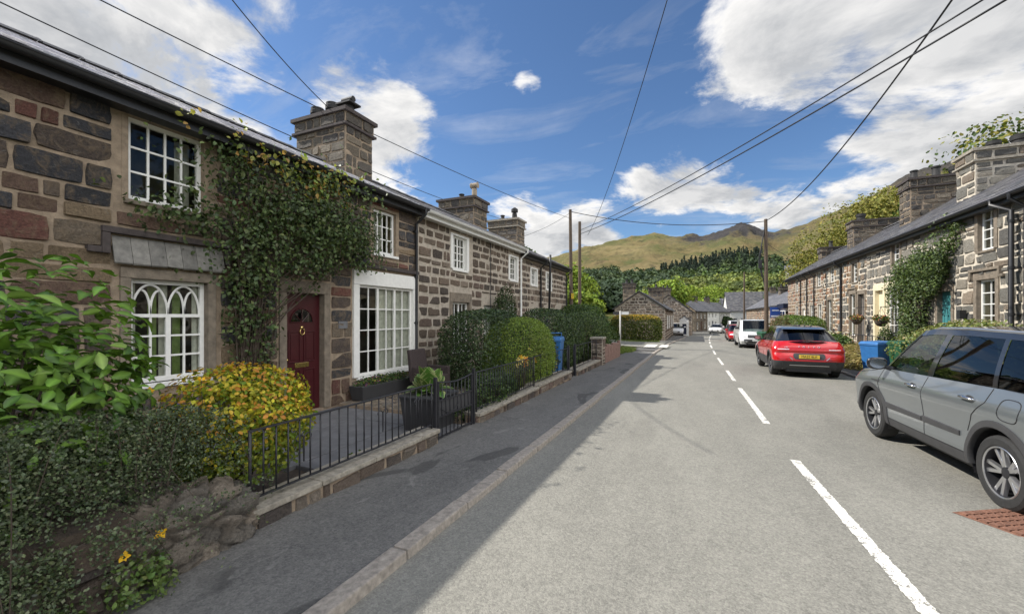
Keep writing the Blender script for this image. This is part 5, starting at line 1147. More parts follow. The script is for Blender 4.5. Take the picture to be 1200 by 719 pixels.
mb = MB(); mb.box((6.42, 43.594, 1.62), (7.13, 43.598, 1.74)); mb.box((6.5, 43.594, 2.16), (7.05, 43.598, 2.24)); mb.build('pale_band', M['sticker'], t)
# manhole
t = thing('drain_cover', 'rusty ribbed iron drain cover set in the road by the grey car', 'drain cover', (2.55, 4.95, gz(5))); z = gz(4.95)+.004
Fm = lambda u, v, h: Vector((2.12, 4.97, z+h)) + Vector((.66, .4, 0))*u + Vector((.28, -.36, 0))*v
mb = MB(); mb.quad(Fm(0, 0, 0), Fm(1.1, 0, 0), Fm(1.1, 1.1, 0), Fm(0, 1.1, 0)); mb.build('frame', M['rust'], t)
mb = MB()
for i in range(11):
    for j in range(7):
        u0, v0 = .04+i*.095, .05+j*.148
        Pq = [Fm(u0, v0, .001), Fm(u0+.07, v0, .001), Fm(u0+.07, v0+.12, .001), Fm(u0, v0+.12, .001)]; mb.hexa(Pq+[p+Vector((0, 0, .012)) for p in Pq])
mb.build('rib_plate', M['rust'], t)
# ---------------------------------------------------------------- vehicles (x across, y forward, origin on the ground between the axles)
def wheel(name, par, x, y, r, w, spokes, dark=False):
    s = 1 if x > 0 else -1; wo = bpy.data.objects.new(name, None)
    mb = MB(); ri = r*.68; x0 = x
    mb.lathe([(ri, x0-s*w*.48), (r*.9, x0-s*w*.5), (r*.975, x0-s*w*.42), (r, x0-s*w*.3), (r, x0-s*w*-.0+0), (r, x0+s*w*.3), (r*.975, x0+s*w*.42), (r*.9, x0+s*w*.5), (ri*1.06, x0+s*w*.49), (ri, x0+s*w*.44), (ri, x0-s*w*.48)], (0, y, r), 44, axis='x', closed=True)
    for k in range(60):
        a = 6.2832*k/60
        for q in (-.26, -.09, .09, .26):
            pass
    ty = mb.build(name, M['rubber'], par, world=False, smooth=True, angle=35)
    mb = MB(); d = x0+s*w*.36; b = x0+s*w*.05
    mb.lathe([(ri*1.0, x0+s*w*.46), (ri*.95, x0+s*w*.43), (ri*.93, x0+s*w*.1), (ri*.9, x0-s*w*.4)], (0, y, r), 40, axis='x', closed=True)
    ring = mb.build('rim', M['alloydark'], ty, world=False, smooth=True, angle=40)
    mb = MB(); mb.lathe([(ri*1.02, x0+s*w*.455), (ri*1.0, x0+s*w*.475), (ri*.955, x0+s*w*.45), (ri*.95, x0+s*w*.40)], (0, y, r), 40, axis='x', closed=True); mb.build('rim_lip', M['alloy'], ty, world=False, smooth=True, angle=40)
    mb = MB(); mb.lathe([(.0, b-s*.05), (ri*.92, b-s*.05)], (0, y, r), 28, axis='x', closed=True); mb.build('wheel_well', M['black'], ty, world=False)
    mb = MB(); mb.lathe([(0, b-s*.03), (ri*.68, b-s*.03), (ri*.68, b), (0, b)], (0, y, r), 24, axis='x', closed=True); mb.build('brake_disc', M['alloydark'], ty, world=False)
    for k in range(spokes):
        for o in (-.13, .13):
            a = 6.2832*k/spokes+o; a2 = 6.2832*k/spokes+o*1.5
            ca, sa = math.cos(a), math.sin(a); cb, sb = math.cos(a2), math.sin(a2); h1, h2 = .019, .024
            def pt(rr, c_, s_, off, xx): return (xx, y+rr*c_-off*s_, r+rr*s_+off*c_)
            mb = MB(); mb.hexa([pt(.05, ca, sa, -h1, d-s*.05), pt(.05, ca, sa, h1, d-s*.05), pt(ri*.95, cb, sb, h2, d-s*.03), pt(ri*.95, cb, sb, -h2, d-s*.03),
                     pt(.05, ca, sa, -h1*.8, d-s*.012), pt(.05, ca, sa, h1*.8, d-s*.012), pt(ri*.95, cb, sb, h2*.7, d), pt(ri*.95, cb, sb, -h2*.7, d)])
            mb.build('spoke', M['alloy' if not dark else 'alloydark'], ty, world=False, bevel=.003)
    mb = MB(); mb.lathe([(.055, d-s*.05), (.05, d-s*.012), (.032, d-s*.004), (0, d-s*.004)], (0, y, r), 20, axis='x', closed=True); mb.build('hub_cap', M['alloydark'], ty, world=False, smooth=True, angle=40)
    return ty
def interp(tab, x): return float(np.interp(x, [p[0] for p in tab], [p[1] for p in tab]))
def make_car(name, label, loc, rz, P, group=None, detail=True):
    t = thing(name, label, P.get('cat', 'car'), loc, group, rz)
    paint = M[P['paint']]; W = P['W']; hw = W/2
    zb = P.get('zb', .26); NL = 22; NA = 9; e = P.get('e', .42); Dr, Df = P['Dr'], P['Df']
    wt = P['wt']; yr, yf = P['yr'], P['yf']; belt = P['belt']
    ww = lambda tt: hw*interp(wt, tt)
    ny = int((interp(yf, .5)-Df-interp(yr, .5)-Dr)/.045)
    def colpt(i, tt):
        w = ww(tt); r0, f0 = interp(yr, tt), interp(yf, tt)
        if i <= NA:
            a = i/NA*math.pi/2; x = w*math.sin(a)**e; y = r0+Dr*(1-math.cos(a)**e) if a < math.pi/2-1e-6 else r0+Dr
        elif i < NA+ny: x = w; y = r0+Dr+(f0-Df-r0-Dr)*(i-NA)/ny
        else:
            a = (2*NA+ny-i)/NA*math.pi/2; x = w*math.sin(a)**e if a > 0 else 0; y = f0-Df*(1-math.cos(a)**e) if a < math.pi/2-1e-6 else f0-Df
        zt = interp(belt, y); z = zb+(zt-zb)*tt
        if tt < .12 and i > NA+ny: z += 0
        return x, y, z
    n = 2*NA+ny+1
    def S(y, z):
        zt = interp(belt, y); tt = min(1, max(0, (z-zb)/(zt-zb))); w = ww(tt); r0, f0 = interp(yr, tt), interp(yf, tt)
        if y < r0+Dr: c = max(0, min(1, 1-(y-r0)/Dr)); cs = c**(1/e); return w*max(0, 1-cs*cs)**(e/2)
        if y > f0-Df: c = max(0, min(1, 1-(f0-y)/Df)); cs = c**(1/e); return w*max(0, 1-cs*cs)**(e/2)
        return w
    def rear(x, z):
        tt = min(1, max(0, (z-zb)/(interp(belt, interp(yr, .8)+.05)-zb))); w = ww(tt); s = min(1, abs(x)/w)**(1/e); c = max(0, 1-s*s)**.5
        return interp(yr, tt)+Dr*(1-c**e)
    def front(x, z):
        tt = min(1, max(0, (z-zb)/(interp(belt, interp(yf, .8)-.05)-zb))); w = ww(tt); s = min(1, abs(x)/w)**(1/e); c = max(0, 1-s*s)**.5
        return interp(yf, tt)-Df*(1-c**e)
    ts = list(np.linspace(0, 1, NL)); Ra = P['Ra']; axles = P['axles']; rw = P['rw']
    grid = [[list(colpt(i, tt)) for i in range(n)] for tt in ts]
    dead = set()
    for k in range(NL-1):
        for i in range(NA-2, NA+ny+2):
            cy = sum(grid[a][b][1] for a in (k, k+1) for b in (i, i+1))/4; cz = sum(grid[a][b][2] for a in (k, k+1) for b in (i, i+1))/4
            if any(math.hypot(cy-ya, cz-rw) < Ra for ya in axles): dead.add((k, i))
    used = set()
    for k in range(NL-1):
        for i in range(n-1):
            if (k, i) not in dead:
                for a in (k, k+1):
                    for b in (i, i+1): used.add((a, b))
    near = set()
    for (k, i) in dead:
        for a in (k, k+1):
            for b in (i, i+1):
                if (a, b) in used: near.add((a, b))
    for (a, b) in near:
        p = grid[a][b]; ya = min(axles, key=lambda q: abs(q-p[1])); dy, dz = p[1]-ya, p[2]-rw; q = math.hypot(dy, dz)
        if p[2] < rw*.8 and dz < 0: p[1] = ya+math.copysign(Ra, dy) if abs(dy) > .1 else p[1]
        else: p[1], p[2] = ya+dy/q*Ra, rw+dz/q*Ra
    # doors are the faces of the flank inside each door outline
    doors = P.get('doors', [])
    def doorid(k, i):
        if not (NA <= i < NA+ny): return None
        cy = (grid[k][i][1]+grid[k][i+1][1])/2; cz = (grid[k][i][2]+grid[k+1][i][2])/2
        for d, (a, b) in enumerate(doors):
            if a < cy < b and cz > zb+.14: return d
        return None
    body = MB(); dm = {}
    for sgn in (-1, 1):
        ids = {}
        for k in range(NL-1):
            for i in range(n-1):
                if (k, i) in dead: continue
                d = doorid(k, i); b_ = body if d is None else dm.setdefault((sgn, d), MB())
                q = []
                for (a, c) in ((k, i), (k, i+1), (k+1, i+1), (k+1, i)):
                    key = (id(b_), sgn, a, c); p = grid[a][c]
                    if key not in ids: ids[key] = b_.v((p[0]*sgn, p[1], p[2]))
                    q.append(ids[key])
                b_.f(q if sgn > 0 else q[::-1], 1 if (P.get('clad') and sum(grid[a][c][2] for a, c in ((k, i), (k+1, i)))/2 < P['clad']) else 0)
    K = 10; cr = P.get('crown', .045); G = []
    for i in range(n):
        x, y, z = grid[NL-1][i]; G.append([(x*(2*k/K-1), y, z+cr*(1-(2*k/K-1)**2)*min(1, x/.3)) for k in range(K+1)])
    body.grid(G)
    bo = body.build('body', [paint, M['plastic']], t, world=False, smooth=True, angle=32)
    if True:
        bm = bmesh.new(); bm.from_mesh(bo.data); bmesh.ops.remove_doubles(bm, verts=bm.verts, dist=.0004); bm.to_mesh(bo.data); bm.free(); bo.data.set_sharp_from_angle(angle=R(32))
    dobj = {}
    for (sgn, d), b_ in dm.items(): dobj[(sgn, d)] = b_.build('door', [paint, M['plastic']], t, world=False, smooth=True, angle=32)
    # greenhouse: columns from the tailgate round to the windscreen, (y at belt, y at roof, window starting here or None)
    cols = P['cols']; zr = P['roof']; NLv = 9; wtop = P['wtop']*hw; wbl = ww(1)-.006; gb = MB(); gl = {}
    def gp(c, tt, sgn):
        yb, yt = c[0], c[1]; y = yb+(yt-yb)*tt; z0 = interp(belt, yb)-.004; z1 = interp(zr, yt); q = tt
        wb0 = min(wbl, S(yb, z0)-.006) ; w = wb0+(wtop-wb0)*(q**1.25); endk = c[3] if len(c) > 3 else 0
        return (sgn*(w-endk), y, z0+(z1-z0)*tt)
    fine = []
    for c, c2 in zip(cols[:-1], cols[1:]):
        m = 6 if c[2] else 2
        for j in range(m): fine.append([c[q]+(c2[q]-c[q])*j/m for q in (0, 1)]+[c[2], (c[3] if len(c) > 3 else 0)*(1-j/m)+(c2[3] if len(c2) > 3 else 0)*j/m])
    fine.append(list(cols[-1][:3])+[cols[-1][3] if len(cols[-1]) > 3 else 0])
    for sgn in (-1, 1):
        for i in range(len(fine)-1):
            for k in range(NLv-1):
                t0, t1 = k/(NLv-1), (k+1)/(NLv-1)
                q = [gp(fine[i], t0, sgn), gp(fine[i+1], t0, sgn), gp(fine[i+1], t1, sgn), gp(fine[i], t1, sgn)]
                wname = fine[i][2]
                if wname and k < NLv-2: gl.setdefault((sgn, wname), MB()).quad(*[(x_-sgn*.006, y_, z_) for x_, y_, z_ in q])
                else: gb.quad(*q, m=0 if k < NLv-2 else 1)
    KK = 12
    def capgrid(c, bow, lo=0, hi=NLv-1):
        return [[(lambda a, s: (a[0]*(2*j/KK-1), a[1]+bow*(1-(2*j/KK-1)**2)*s, a[2]))(gp(c, k/(NLv-1), 1), 1-.5*k/(NLv-1)) for j in range(KK+1)] for k in range(lo, hi+1)]
    rw_ = capgrid(fine[0], -P.get('rbow', .05)); fw_ = capgrid(fine[-1], P.get('fbow', .16))
    ins = P.get('rins', 2)
    def split(Gr, key, top=1, side=1, bot=0):
        for a in range(len(Gr)-1):
            for b in range(KK):
                q = [Gr[a][b], Gr[a][b+1], Gr[a+1][b+1], Gr[a+1][b]]
                if bot <= a < len(Gr)-1-top and side <= b < KK-side and key: gl.setdefault((0, key), MB()).quad(*q)
                else: gb.quad(*q, m=0)
    split(rw_, P.get('rear_glass', 'rear_window'), P.get('rtop', 2), 1, P.get('rbot', 0)); split(fw_, 'windscreen', 0, 1 if P.get('pillarw', 1) else 0)
    # roof skin
    G = []
    allc = fine
    for c in allc:
        p = gp(c, 1, 1); first = c is allc[0]; last = c is allc[-1]
        row = []
        for j in range(KK+1):
            s = 2*j/KK-1; bowy = (-P.get('rbow', .05)*.5 if first else (P.get('fbow', .16)*.5 if last else 0))*(1-s*s); row.append((p[0]*s, p[1]+bowy, p[2]+P.get('rcrown', .05)*(1-s*s)*(1 if not (first or last) else .0)))
        G.append(row)
    gb.grid(G, 1)
    go = gb.build('cabin_frame', [M[P['pillar']], M[P['roofpaint']]], t, world=False, smooth=True, angle=35)
    bm = bmesh.new(); bm.from_mesh(go.data); bmesh.ops.remove_doubles(bm, verts=bm.verts, dist=.0008); bm.to_mesh(go.data); bm.free(); go.data.set_sharp_from_angle(angle=R(35))
    for (sgn, nm), b_ in gl.items():
        o = b_.build('windscreen' if nm == 'windscreen' else ('rear_window' if sgn == 0 else 'side_window'), M['carglassdark' if nm in P.get('darkwin', ('rear_window',)) else 'carglass'], t, world=False, smooth=True, recalc=False)
        bm = bmesh.new(); bm.from_mesh(o.data); bmesh.ops.remove_doubles(bm, verts=bm.verts, dist=.0008); bm.to_mesh(o.data); bm.free()
    # underbody and wheels
    y0, y1 = interp(yr, .3), interp(yf, .3)
    mb = MB(); mb.box((-hw*.6, y0+.12, zb-.06), (hw*.6, y1-.12, zb+.3)); mb.box((-hw*.86, axles[0]+Ra+.03, zb-.05), (hw*.86, axles[1]-Ra-.03, zb+.25)); mb.box((-hw*.8, axles[0]-.2, zb+.36), (hw*.8, axles[1]+.3, zb+.42)); mb.build('underbody', M['black'], t, world=False)
    for ya in axles:
        for sgn in (-1, 1):
            mb = MB(); arc = np.linspace(-.35, math.pi+.35, 22)
            def ap(a, rr): return ya+rr*math.cos(a), rw+rr*math.sin(a)
            G = []
            for a in arc:
                yy, zz = ap(a, Ra+.002); xs = S(yy, max(zz, zb)); G.append([(sgn*(xs-.004), yy, zz), (sgn*.5*hw, yy, zz)])
            mb.grid(G); mb.poly([(sgn*.5*hw, *ap(a, Ra+.002)) for a in arc]); mb.build('wheel_arch_liner', M['black'], t, world=False)
            if P.get('archtrim'):
                mb = MB(); G = []; tw = P['archtrim']
                for a in np.linspace(-.12, math.pi+.12, 26):
                    row = []
                    for (dr, dx) in ((-.008, -.03), (-.008, .008), (0, .018), (tw*.6, .016), (tw, .009), (tw, -.002)):
                        yy, zz = ap(a, Ra+dr); zz = max(zz, zb-.02); row.append((sgn*(S(yy, max(zz, zb+.001))+dx), yy, zz))
                    G.append(row)
                mb.grid(G); mb.build('wheel_arch_trim', M['plastic'], t, world=False, smooth=True, angle=45)
            wheel('wheel', t, sgn*(hw-.035-P.get('tw', .215)/2), ya, rw, P.get('tw', .215), 5, P.get('darkrim', False))
    # seats show through the glass
    for (sx, sy) in ((-.37, P['seaty'][0]), (.37, P['seaty'][0]), (-.37, P['seaty'][1]), (.37, P['seaty'][1])) if P.get('seaty') else ():
        zz = zb+.38; mb = MB(); mb.hexa([(sx-.24, sy-.05, zz), (sx+.24, sy-.05, zz), (sx+.24, sy+.08, zz), (sx-.24, sy+.08, zz), (sx-.2, sy-.28, zz+.6), (sx+.2, sy-.28, zz+.6), (sx+.2, sy-.18, zz+.6), (sx-.2, sy-.18, zz+.6)])
        mb.hexa([(sx-.13, sy-.31, zz+.62), (sx+.13, sy-.31, zz+.62), (sx+.13, sy-.21, zz+.62), (sx-.13, sy-.21, zz+.62), (sx-.11, sy-.33, zz+.82), (sx+.11, sy-.33, zz+.82), (sx+.11, sy-.24, zz+.82), (sx-.11, sy-.24, zz+.82)]); mb.box((sx-.25, sy-.06, zz-.02), (sx+.25, sy+.46, zz+.14)); mb.build('car_seat', M['seat'], t, world=False, bevel=.03)
    if P.get('seaty'): mb = MB(); mb.hexa([(-hw*.82, P['seaty'][0]+.62, zb+.5), (hw*.82, P['seaty'][0]+.62, zb+.5), (hw*.8, P['seaty'][0]+1.15, zb+.5), (-hw*.8, P['seaty'][0]+1.15, zb+.5), (-hw*.82, P['seaty'][0]+.72, zb+.76), (hw*.82, P['seaty'][0]+.72, zb+.76), (hw*.8, P['seaty'][0]+1.2, zb+.74), (-hw*.8, P['seaty'][0]+1.2, zb+.74)]); mb.build('dashboard', M['seat'], t, world=False, bevel=.02)
    # shut lines, handles, mirrors
    def line(pts, sgn, r=.0035): return [(sgn*(S(y, z)+.0005), y, z) for y, z in pts]
    for sgn in (-1, 1):
        for j, pts in enumerate(P.get('gaps', ())):
            fp = []
            for (p, q) in zip(pts[:-1], pts[1:]):
                for s in np.linspace(0, 1, 7): fp.append((p[0]+(q[0]-p[0])*s, p[1]+(q[1]-p[1])*s))
            mb = MB(); mb.tube(line(fp, sgn), .0042, 5, caps=False); mb.build('panel_gap', M['black'], t, world=False)
        for d, (hy, hz) in enumerate(P.get('handles', ())):
            x = S(hy, hz); par = dobj.get((sgn, d), t); mb = MB()
            mb.tube([(sgn*(x-.002), hy-.09, hz-.004), (sgn*(x+.034), hy-.075, hz), (sgn*(x+.038), hy, hz+.004), (sgn*(x+.034), hy+.085, hz+.002), (sgn*(x-.002), hy+.1, hz)], [.012, .014, .015, .014, .012], 8); mb.build('door_handle', M[P.get('handlem', P['paint'])], par, world=False, smooth=True)
            mb = MB(); mb.lathe([(0, .003), (.038, .003), (.045, -.004)], (sgn*x, hy+.0, hz-.0), 16, axis='x', closed=True) if False else mb.poly([(sgn*(x+.0015), hy+.06*math.cos(a), hz-.004+.035*math.sin(a)) for a in np.linspace(0, 6.28, 17)[:-1]]); mb.build('handle_recess', M['plastic'], par, world=False)
        for (a, b, za, zc, th) in P.get('mould', ()):
            mb = MB(); G = []
            for y in np.linspace(a, b, 12):
                k = (y-a)/(b-a); z0 = za+(zc-za)*k; h = th*(1-.25*k); G.append([(sgn*(S(y, z0)-.002), y, z0), (sgn*(S(y, z0)+.012), y, z0+.008), (sgn*(S(y, z0+h)+.012), y, z0+h-.008), (sgn*(S(y, z0+h)-.002), y, z0+h)])
            mb.grid(G); mb.quad(*[G[0][i] for i in range(4)]); mb.quad(*[G[-1][i] for i in range(4)]); mb.build('side_moulding', M['plastic'], t, world=False, smooth=True, angle=40)
        my, mz = P['mirror']; x = S(my, mz-.06)
        bm = bmesh.new(); bmesh.ops.create_icosphere(bm, subdivisions=3, radius=1)
        for v in bm.verts:
            c = v.co; c.x = math.copysign(abs(c.x)**.7, c.x)*.115+sgn*(x+.15); c.z = math.copysign(abs(c.z)**.7, c.z)*.085+mz+.02; c.y = (math.copysign(abs(c.y)**.8, c.y)*.075 if c.y > 0 else c.y*.03)+my
        me = bpy.data.meshes.new('wing_mirror'); bm.to_mesh(me); bm.free(); mo = addmesh('wing_mirror', me, t, M[P.get('mirrorm', P['paint'])], world=False, smooth=True)
        mb = MB(); mb.tube([(sgn*(x-.03), my+.01, mz-.05), (sgn*(x+.1), my, mz-.02)], [.035, .025], 8); mb.build('mirror_arm', M['plastic'], mo, world=False)
        mb = MB(); mb.poly([(sgn*(x+.15)+.095*math.cos(a), my-.031, mz+.02+.066*math.sin(a)) for a in np.linspace(0, 6.28, 20)[:-1]]); mb.build('mirror_glass', M['chrome'], mo, world=False)
    # lamps and plates
    def rpatch(nm, rows, m, off=.008, fn=rear, sg=-1, par=None):
        mb = MB(); G = []
        for (z, xa, xb) in rows: G.append([(x, fn(x, z)+sg*off, z) for x in np.linspace(xa, xb, 9)])
        mb.grid(G)
        mb.grid([[(G[0][j][0], G[0][j][1], G[0][j][2]), (G[0][j][0], G[0][j][1]-sg*off*1.5, G[0][j][2])] for j in range(9)]); mb.grid([[(G[-1][j][0], G[-1][j][1], G[-1][j][2]), (G[-1][j][0], G[-1][j][1]-sg*off*1.5, G[-1][j][2])] for j in range(9)])
        return mb.build(nm, M[m], par or t, world=False, smooth=True, angle=30)
    for (nm, m, rows) in P.get('rear_patches', ()):
        for sgn in ((-1, 1) if rows[0][1] >= 0 and nm != 'tailgate_trim' else (1,)): rpatch(nm, [(z, a*sgn, b*sgn) for z, a, b in rows], m)
    for (nm, m, rows) in P.get('front_patches', ()):
        for sgn in ((-1, 1) if rows[0][1] >= .02 else (1,)): rpatch(nm, [(z, a*sgn, b*sgn) for z, a, b in rows], m, fn=front, sg=1)
    for key, fn, sg, pm in (('plate_rear', rear, -1, 'yellowplate'), ('plate_front', front, 1, 'whiteplate')):
        if key in P:
            z, txt = P[key]; y = fn(.25, z)+sg*(.012 + (0.0)); y = (min if sg < 0 else max)(y, fn(0, z)+sg*.012); mb = MB(); mb.box((-.26, min(y, y+sg*.012), z-.055), (.26, max(y, y+sg*.012), z+.055)); po = mb.build('number_plate', M[pm], t, world=False, bevel=.003)
            if txt:
                rot = Matrix.Rotation(R(90), 3, 'X') if sg < 0 else Matrix.Rotation(R(180), 3, 'Z') @ Matrix.Rotation(R(90), 3, 'X')
                text_mesh('plate_lettering', txt, .1, M['black'], po, (0, y+sg*.0135, z), rot, .0008, sx=.92)
    return t, S, rear, front, rpatch
GREY = dict(paint='paintgrey', pillar='paintblack', roofpaint='paintblack', W=1.775, zb=.27, Dr=.34, Df=.5, e=.42, crown=.05,
    wt=[(0, .935), (.1, .96), (.2, .968), (.3, .966), (.42, .968), (.56, .98), (.70, 1.0), (.75, 1.002), (.80, .992), (.9, .955), (1, .915)],
    yr=[(0, -2.0), (.15, -2.06), (.45, -2.08), (.6, -2.03), (1, -1.96)], yf=[(0, 1.9), (.2, 2.02), (.5, 2.03), (.8, 2.0), (.95, 1.94), (1, 1.88)],
    belt=[(-2.1, 1.1), (-1.2, 1.1), (-.4, 1.075), (.5, 1.05), (.95, 1.04), (1.4, .99), (1.85, .93), (2.15, .87)], Ra=.405, rw=.338, axles=(-1.25, 1.25), clad=.385, archtrim=.062,
    cols=[(-1.95, -1.66, None, .07), (-1.86, -1.56, 'quarter', .02), (-1.14, -1.02, None), (-1.08, -.96, 'reardoor'), (-.12, -.2, None), (-.02, -.1, 'frontdoor'), (.92, .36, None), (1.02, .46, None, .02)],
    wtop=.7, roof=[(-1.7, 1.575), (-1.2, 1.62), (-.5, 1.64), (.1, 1.63), (.5, 1.59)], rcrown=.035, fbow=.2, rbow=.06, darkwin=('rear_window', 'quarter', 'reardoor'),
    doors=[(-.06, .98), (-1.12, -.07)], gaps=[[(.98, 1.03), (1.0, .8), (.93, .42)], [(-.07, 1.06), (-.065, .7), (-.08, .38)], [(-1.12, 1.09), (-1.1, .95), (-.93, .8), (-.84, .62)], [(-.8, .38), (-.08, .375), (.84, .38)], [(1.02, 1.035), (1.25, .98), (1.75, .9), (1.98, .84)],
        [(-1.4+.12*math.copysign(abs(math.cos(a))**.6, math.cos(a)), .93+.1*math.copysign(abs(math.sin(a))**.6, math.sin(a))) for a in np.linspace(0, 6.283, 25)]],
    handles=[(.14, .925), (-.88, .955)], handlem='chrome', mould=[(.9, -.03, .505, .52, .085), (-.05, -.72, .52, .53, .08)], mirror=(.82, 1.1), mirrorm='paintblack', seaty=(.15, -.75),
    rear_patches=[('tail_lamp', 'lampred', [(.86, .5, .8), (.93, .46, .82), (1.02, .46, .82), (1.06, .5, .8)])], plate_rear=(.78, ''), front_patches=[('headlamp', 'lampwhite', [(.72, .55, .86), (.78, .5, .87), (.85, .52, .86)])])
tg, S_, *_r = make_car('parked_car', 'grey compact suv with black roof parked nearest on the right kerb', (3.37, 6.6, gz(6.6)), R(3.2), GREY)
for sgn in (-1, 1):
    mb = MB(); mb.tube([(sgn*.6, -1.5, 1.585), (sgn*.61, -1.2, 1.625), (sgn*.62, -.4, 1.645), (sgn*.615, .1, 1.635), (sgn*.6, .3, 1.6)], .016, 8); mb.build('roof_rail', M['alloy'], tg, world=False, smooth=True)
    mb = MB(); x = S_(1.1, .86); mb.hexa([(sgn*(x+.001), .96, .84), (sgn*(x+.001), 1.2, .85), (sgn*(x+.001), 1.2, .86), (sgn*(x+.001), .96, .87), (sgn*(x+.008), .96, .84), (sgn*(x+.008), 1.2, .85), (sgn*(x+.008), 1.2, .86), (sgn*(x+.008), .96, .87)]); mb.build('fender_vent', M['plastic'], tg, world=False)
mb = MB(); mb.tube([(-.42, .98, 1.085), (.2, 1.02, 1.09)], .012, 6); mb.build('wiper', M['plastic'], tg, world=False)
RED = dict(paint='paintred', pillar='paintblack', roofpaint='paintblack', W=1.875, zb=.26, Dr=.34, Df=.5, e=.40, crown=.05,
    wt=[(0, .93), (.15, .96), (.4, .985), (.62, 1.0), (.76, .995), (.88, .96), (1, .90)],
    yr=[(0, -1.98), (.12, -2.1), (.3, -2.16), (.5, -2.14), (.62, -2.08), (.7, -2.1), (.86, -2.05), (1, -1.95)], yf=[(0, 2.05), (.3, 2.2), (.7, 2.18), (1, 1.98)],
    belt=[(-2.2, 1.1), (-1.6, 1.13), (-.5, 1.08), (.6, 1.04), (1.0, 1.02), (1.8, .93), (2.2, .86)], Ra=.42, rw=.36, axles=(-1.35, 1.35), clad=.56, archtrim=.05,
    cols=[(-1.93, -1.3, None, .10), (-1.75, -1.15, None, .03), (-1.3, -.95, 'reardoor'), (-.2, -.2, None), (-.1, -.12, 'frontdoor'), (.9, .3, None), (1.0, .4, None, .02)],
    wtop=.68, roof=[(-1.35, 1.5), (-1.0, 1.535), (-.3, 1.58), (.4, 1.55)], rcrown=.035, fbow=.2, rbow=.1, rtop=1, darkwin=('rear_window', 'reardoor'),
    doors=[(-.15, .95), (-1.05, -.15)], gaps=[[(-.15, 1.06), (-.15, .4)], [(.95, 1.03), (.95, .5)], [(-1.05, 1.1), (-.9, .7)]], handles=[(.1, .92), (-.85, .95)], mirror=(.8, 1.1), seaty=(.15, -.75), mirrorm='paintblack',
    rear_patches=[('tail_lamp', 'lampred', [(.80, .52, .90), (.86, .56, .92), (.885, .72, .92), (1.0, .74, .9), (1.09, .73, .865)]), ('lamp_strip', 'lampwhite', [(.885, .5, .8), (.905, .5, .8)]), ('reflector', 'lampred', [(.585, .56, .82), (.62, .56, .82)])],
    plate_rear=(.68, 'MA22 BLK'))
tr, Sr, rearR, fr_, rpR = make_car('parked_car', 'red coupe suv with black roof and yellow number plate seen from behind', (3.2, 17.15, gz(17)), R(0), RED)
rpR('bumper', [(.27, -.86, .86), (.34, -.9, .9), (.45, -.91, .91), (.54, -.88, .88)], 'plastic', .014); rpR('plate_recess', [(.6, -.36, .36), (.66, -.4, .4), (.75, -.4, .4), (.775, -.36, .36)], 'plastic', .009)
rpR('lower_strip', [(.40, -.5, .5), (.42, -.5, .5)], 'alloy', .02)
mb = MB(); mb.tube([(.42, rearR(.42, .6)-.02, .58), (.5, rearR(.5, .66)-.02, .66)], .014, 6); mb.tube([(-.5, rearR(.5, .66)-.02, .66), (-.42, rearR(.42, .6)-.02, .58)], .014, 6); mb.build('corner_trim', M['chrome'], tr, world=False)
for i, ch in enumerate('VOLVO'):
    x = (i-2)*.125; text_mesh('tailgate_letter', ch, .075, M['chrome'], tr, (x, rearR(x, .98)-.014, .975), Matrix.Rotation(R(78), 3, 'X'), .004)
text_mesh('badge_lettering', 'C40', .055, M['chrome'], tr, (-.58, rearR(.58, .93)-.012, .955), Matrix.Rotation(R(80), 3, 'X'), .003)
mb = MB(); mb.hexa([(-.58, -1.42, 1.475), (.58, -1.42, 1.475), (.55, -1.1, 1.535), (-.55, -1.1, 1.535), (-.6, -1.5, 1.5), (.6, -1.5, 1.5), (.56, -1.1, 1.56), (-.56, -1.1, 1.56)]); mb.build('roof_spoiler', M['paintblack'], tr, world=False, bevel=.01)
mb = MB(); mb.tube([(.02, -2.0, 1.14), (.42, -1.96, 1.13)], .014, 6); mb.build('rear_wiper', M['plastic'], tr, world=False)
def small(paint, **k):
    d = dict(paint=paint, pillar='paintblack', roofpaint=paint, W=1.74, zb=.24, Dr=.36, Df=.5, e=.42, crown=.05, wt=[(0, .92), (.2, .96), (.5, 1), (.75, .99), (1, .92)],
      yr=[(0, -1.85), (.3, -1.95), (.7, -1.93), (1, -1.8)], yf=[(0, 1.85), (.3, 2.0), (.7, 1.98), (1, 1.8)], belt=[(-2, .98), (-.5, .95), (.8, .93), (1.3, .88), (2, .74)], Ra=.36, rw=.31, axles=(-1.25, 1.25), archtrim=0,
      cols=[(-1.8, -1.4, None, .06), (-1.6, -1.2, 'reardoor'), (-.2, -.2, None), (-.1, -.1, 'frontdoor'), (.85, .25, None), (.95, .35, None, .02)], wtop=.7, roof=[(-1.4, 1.4), (-.5, 1.46), (.4, 1.42)], rcrown=.04, fbow=.2, mirror=(.8, 1.0), seaty=(.1, -.7),
      gaps=[[(-.15, .95), (-.15, .35)], [(.9, .93), (.9, .4)]], handles=[(.1, .82), (-.85, .84)], front_patches=[('headlamp', 'lampwhite', [(.6, .5, .82), (.66, .46, .84), (.72, .5, .82)]), ('grille', 'plastic', [(.4, -.45, .45), (.5, -.48, .48), (.56, -.46, .46)])],
      rear_patches=[('tail_lamp', 'lampred', [(.7, .58, .84), (.85, .56, .84), (.95, .58, .82)])], plate_front=(.47, ''), plate_rear=(.6, ''))
    d.update(k); return d
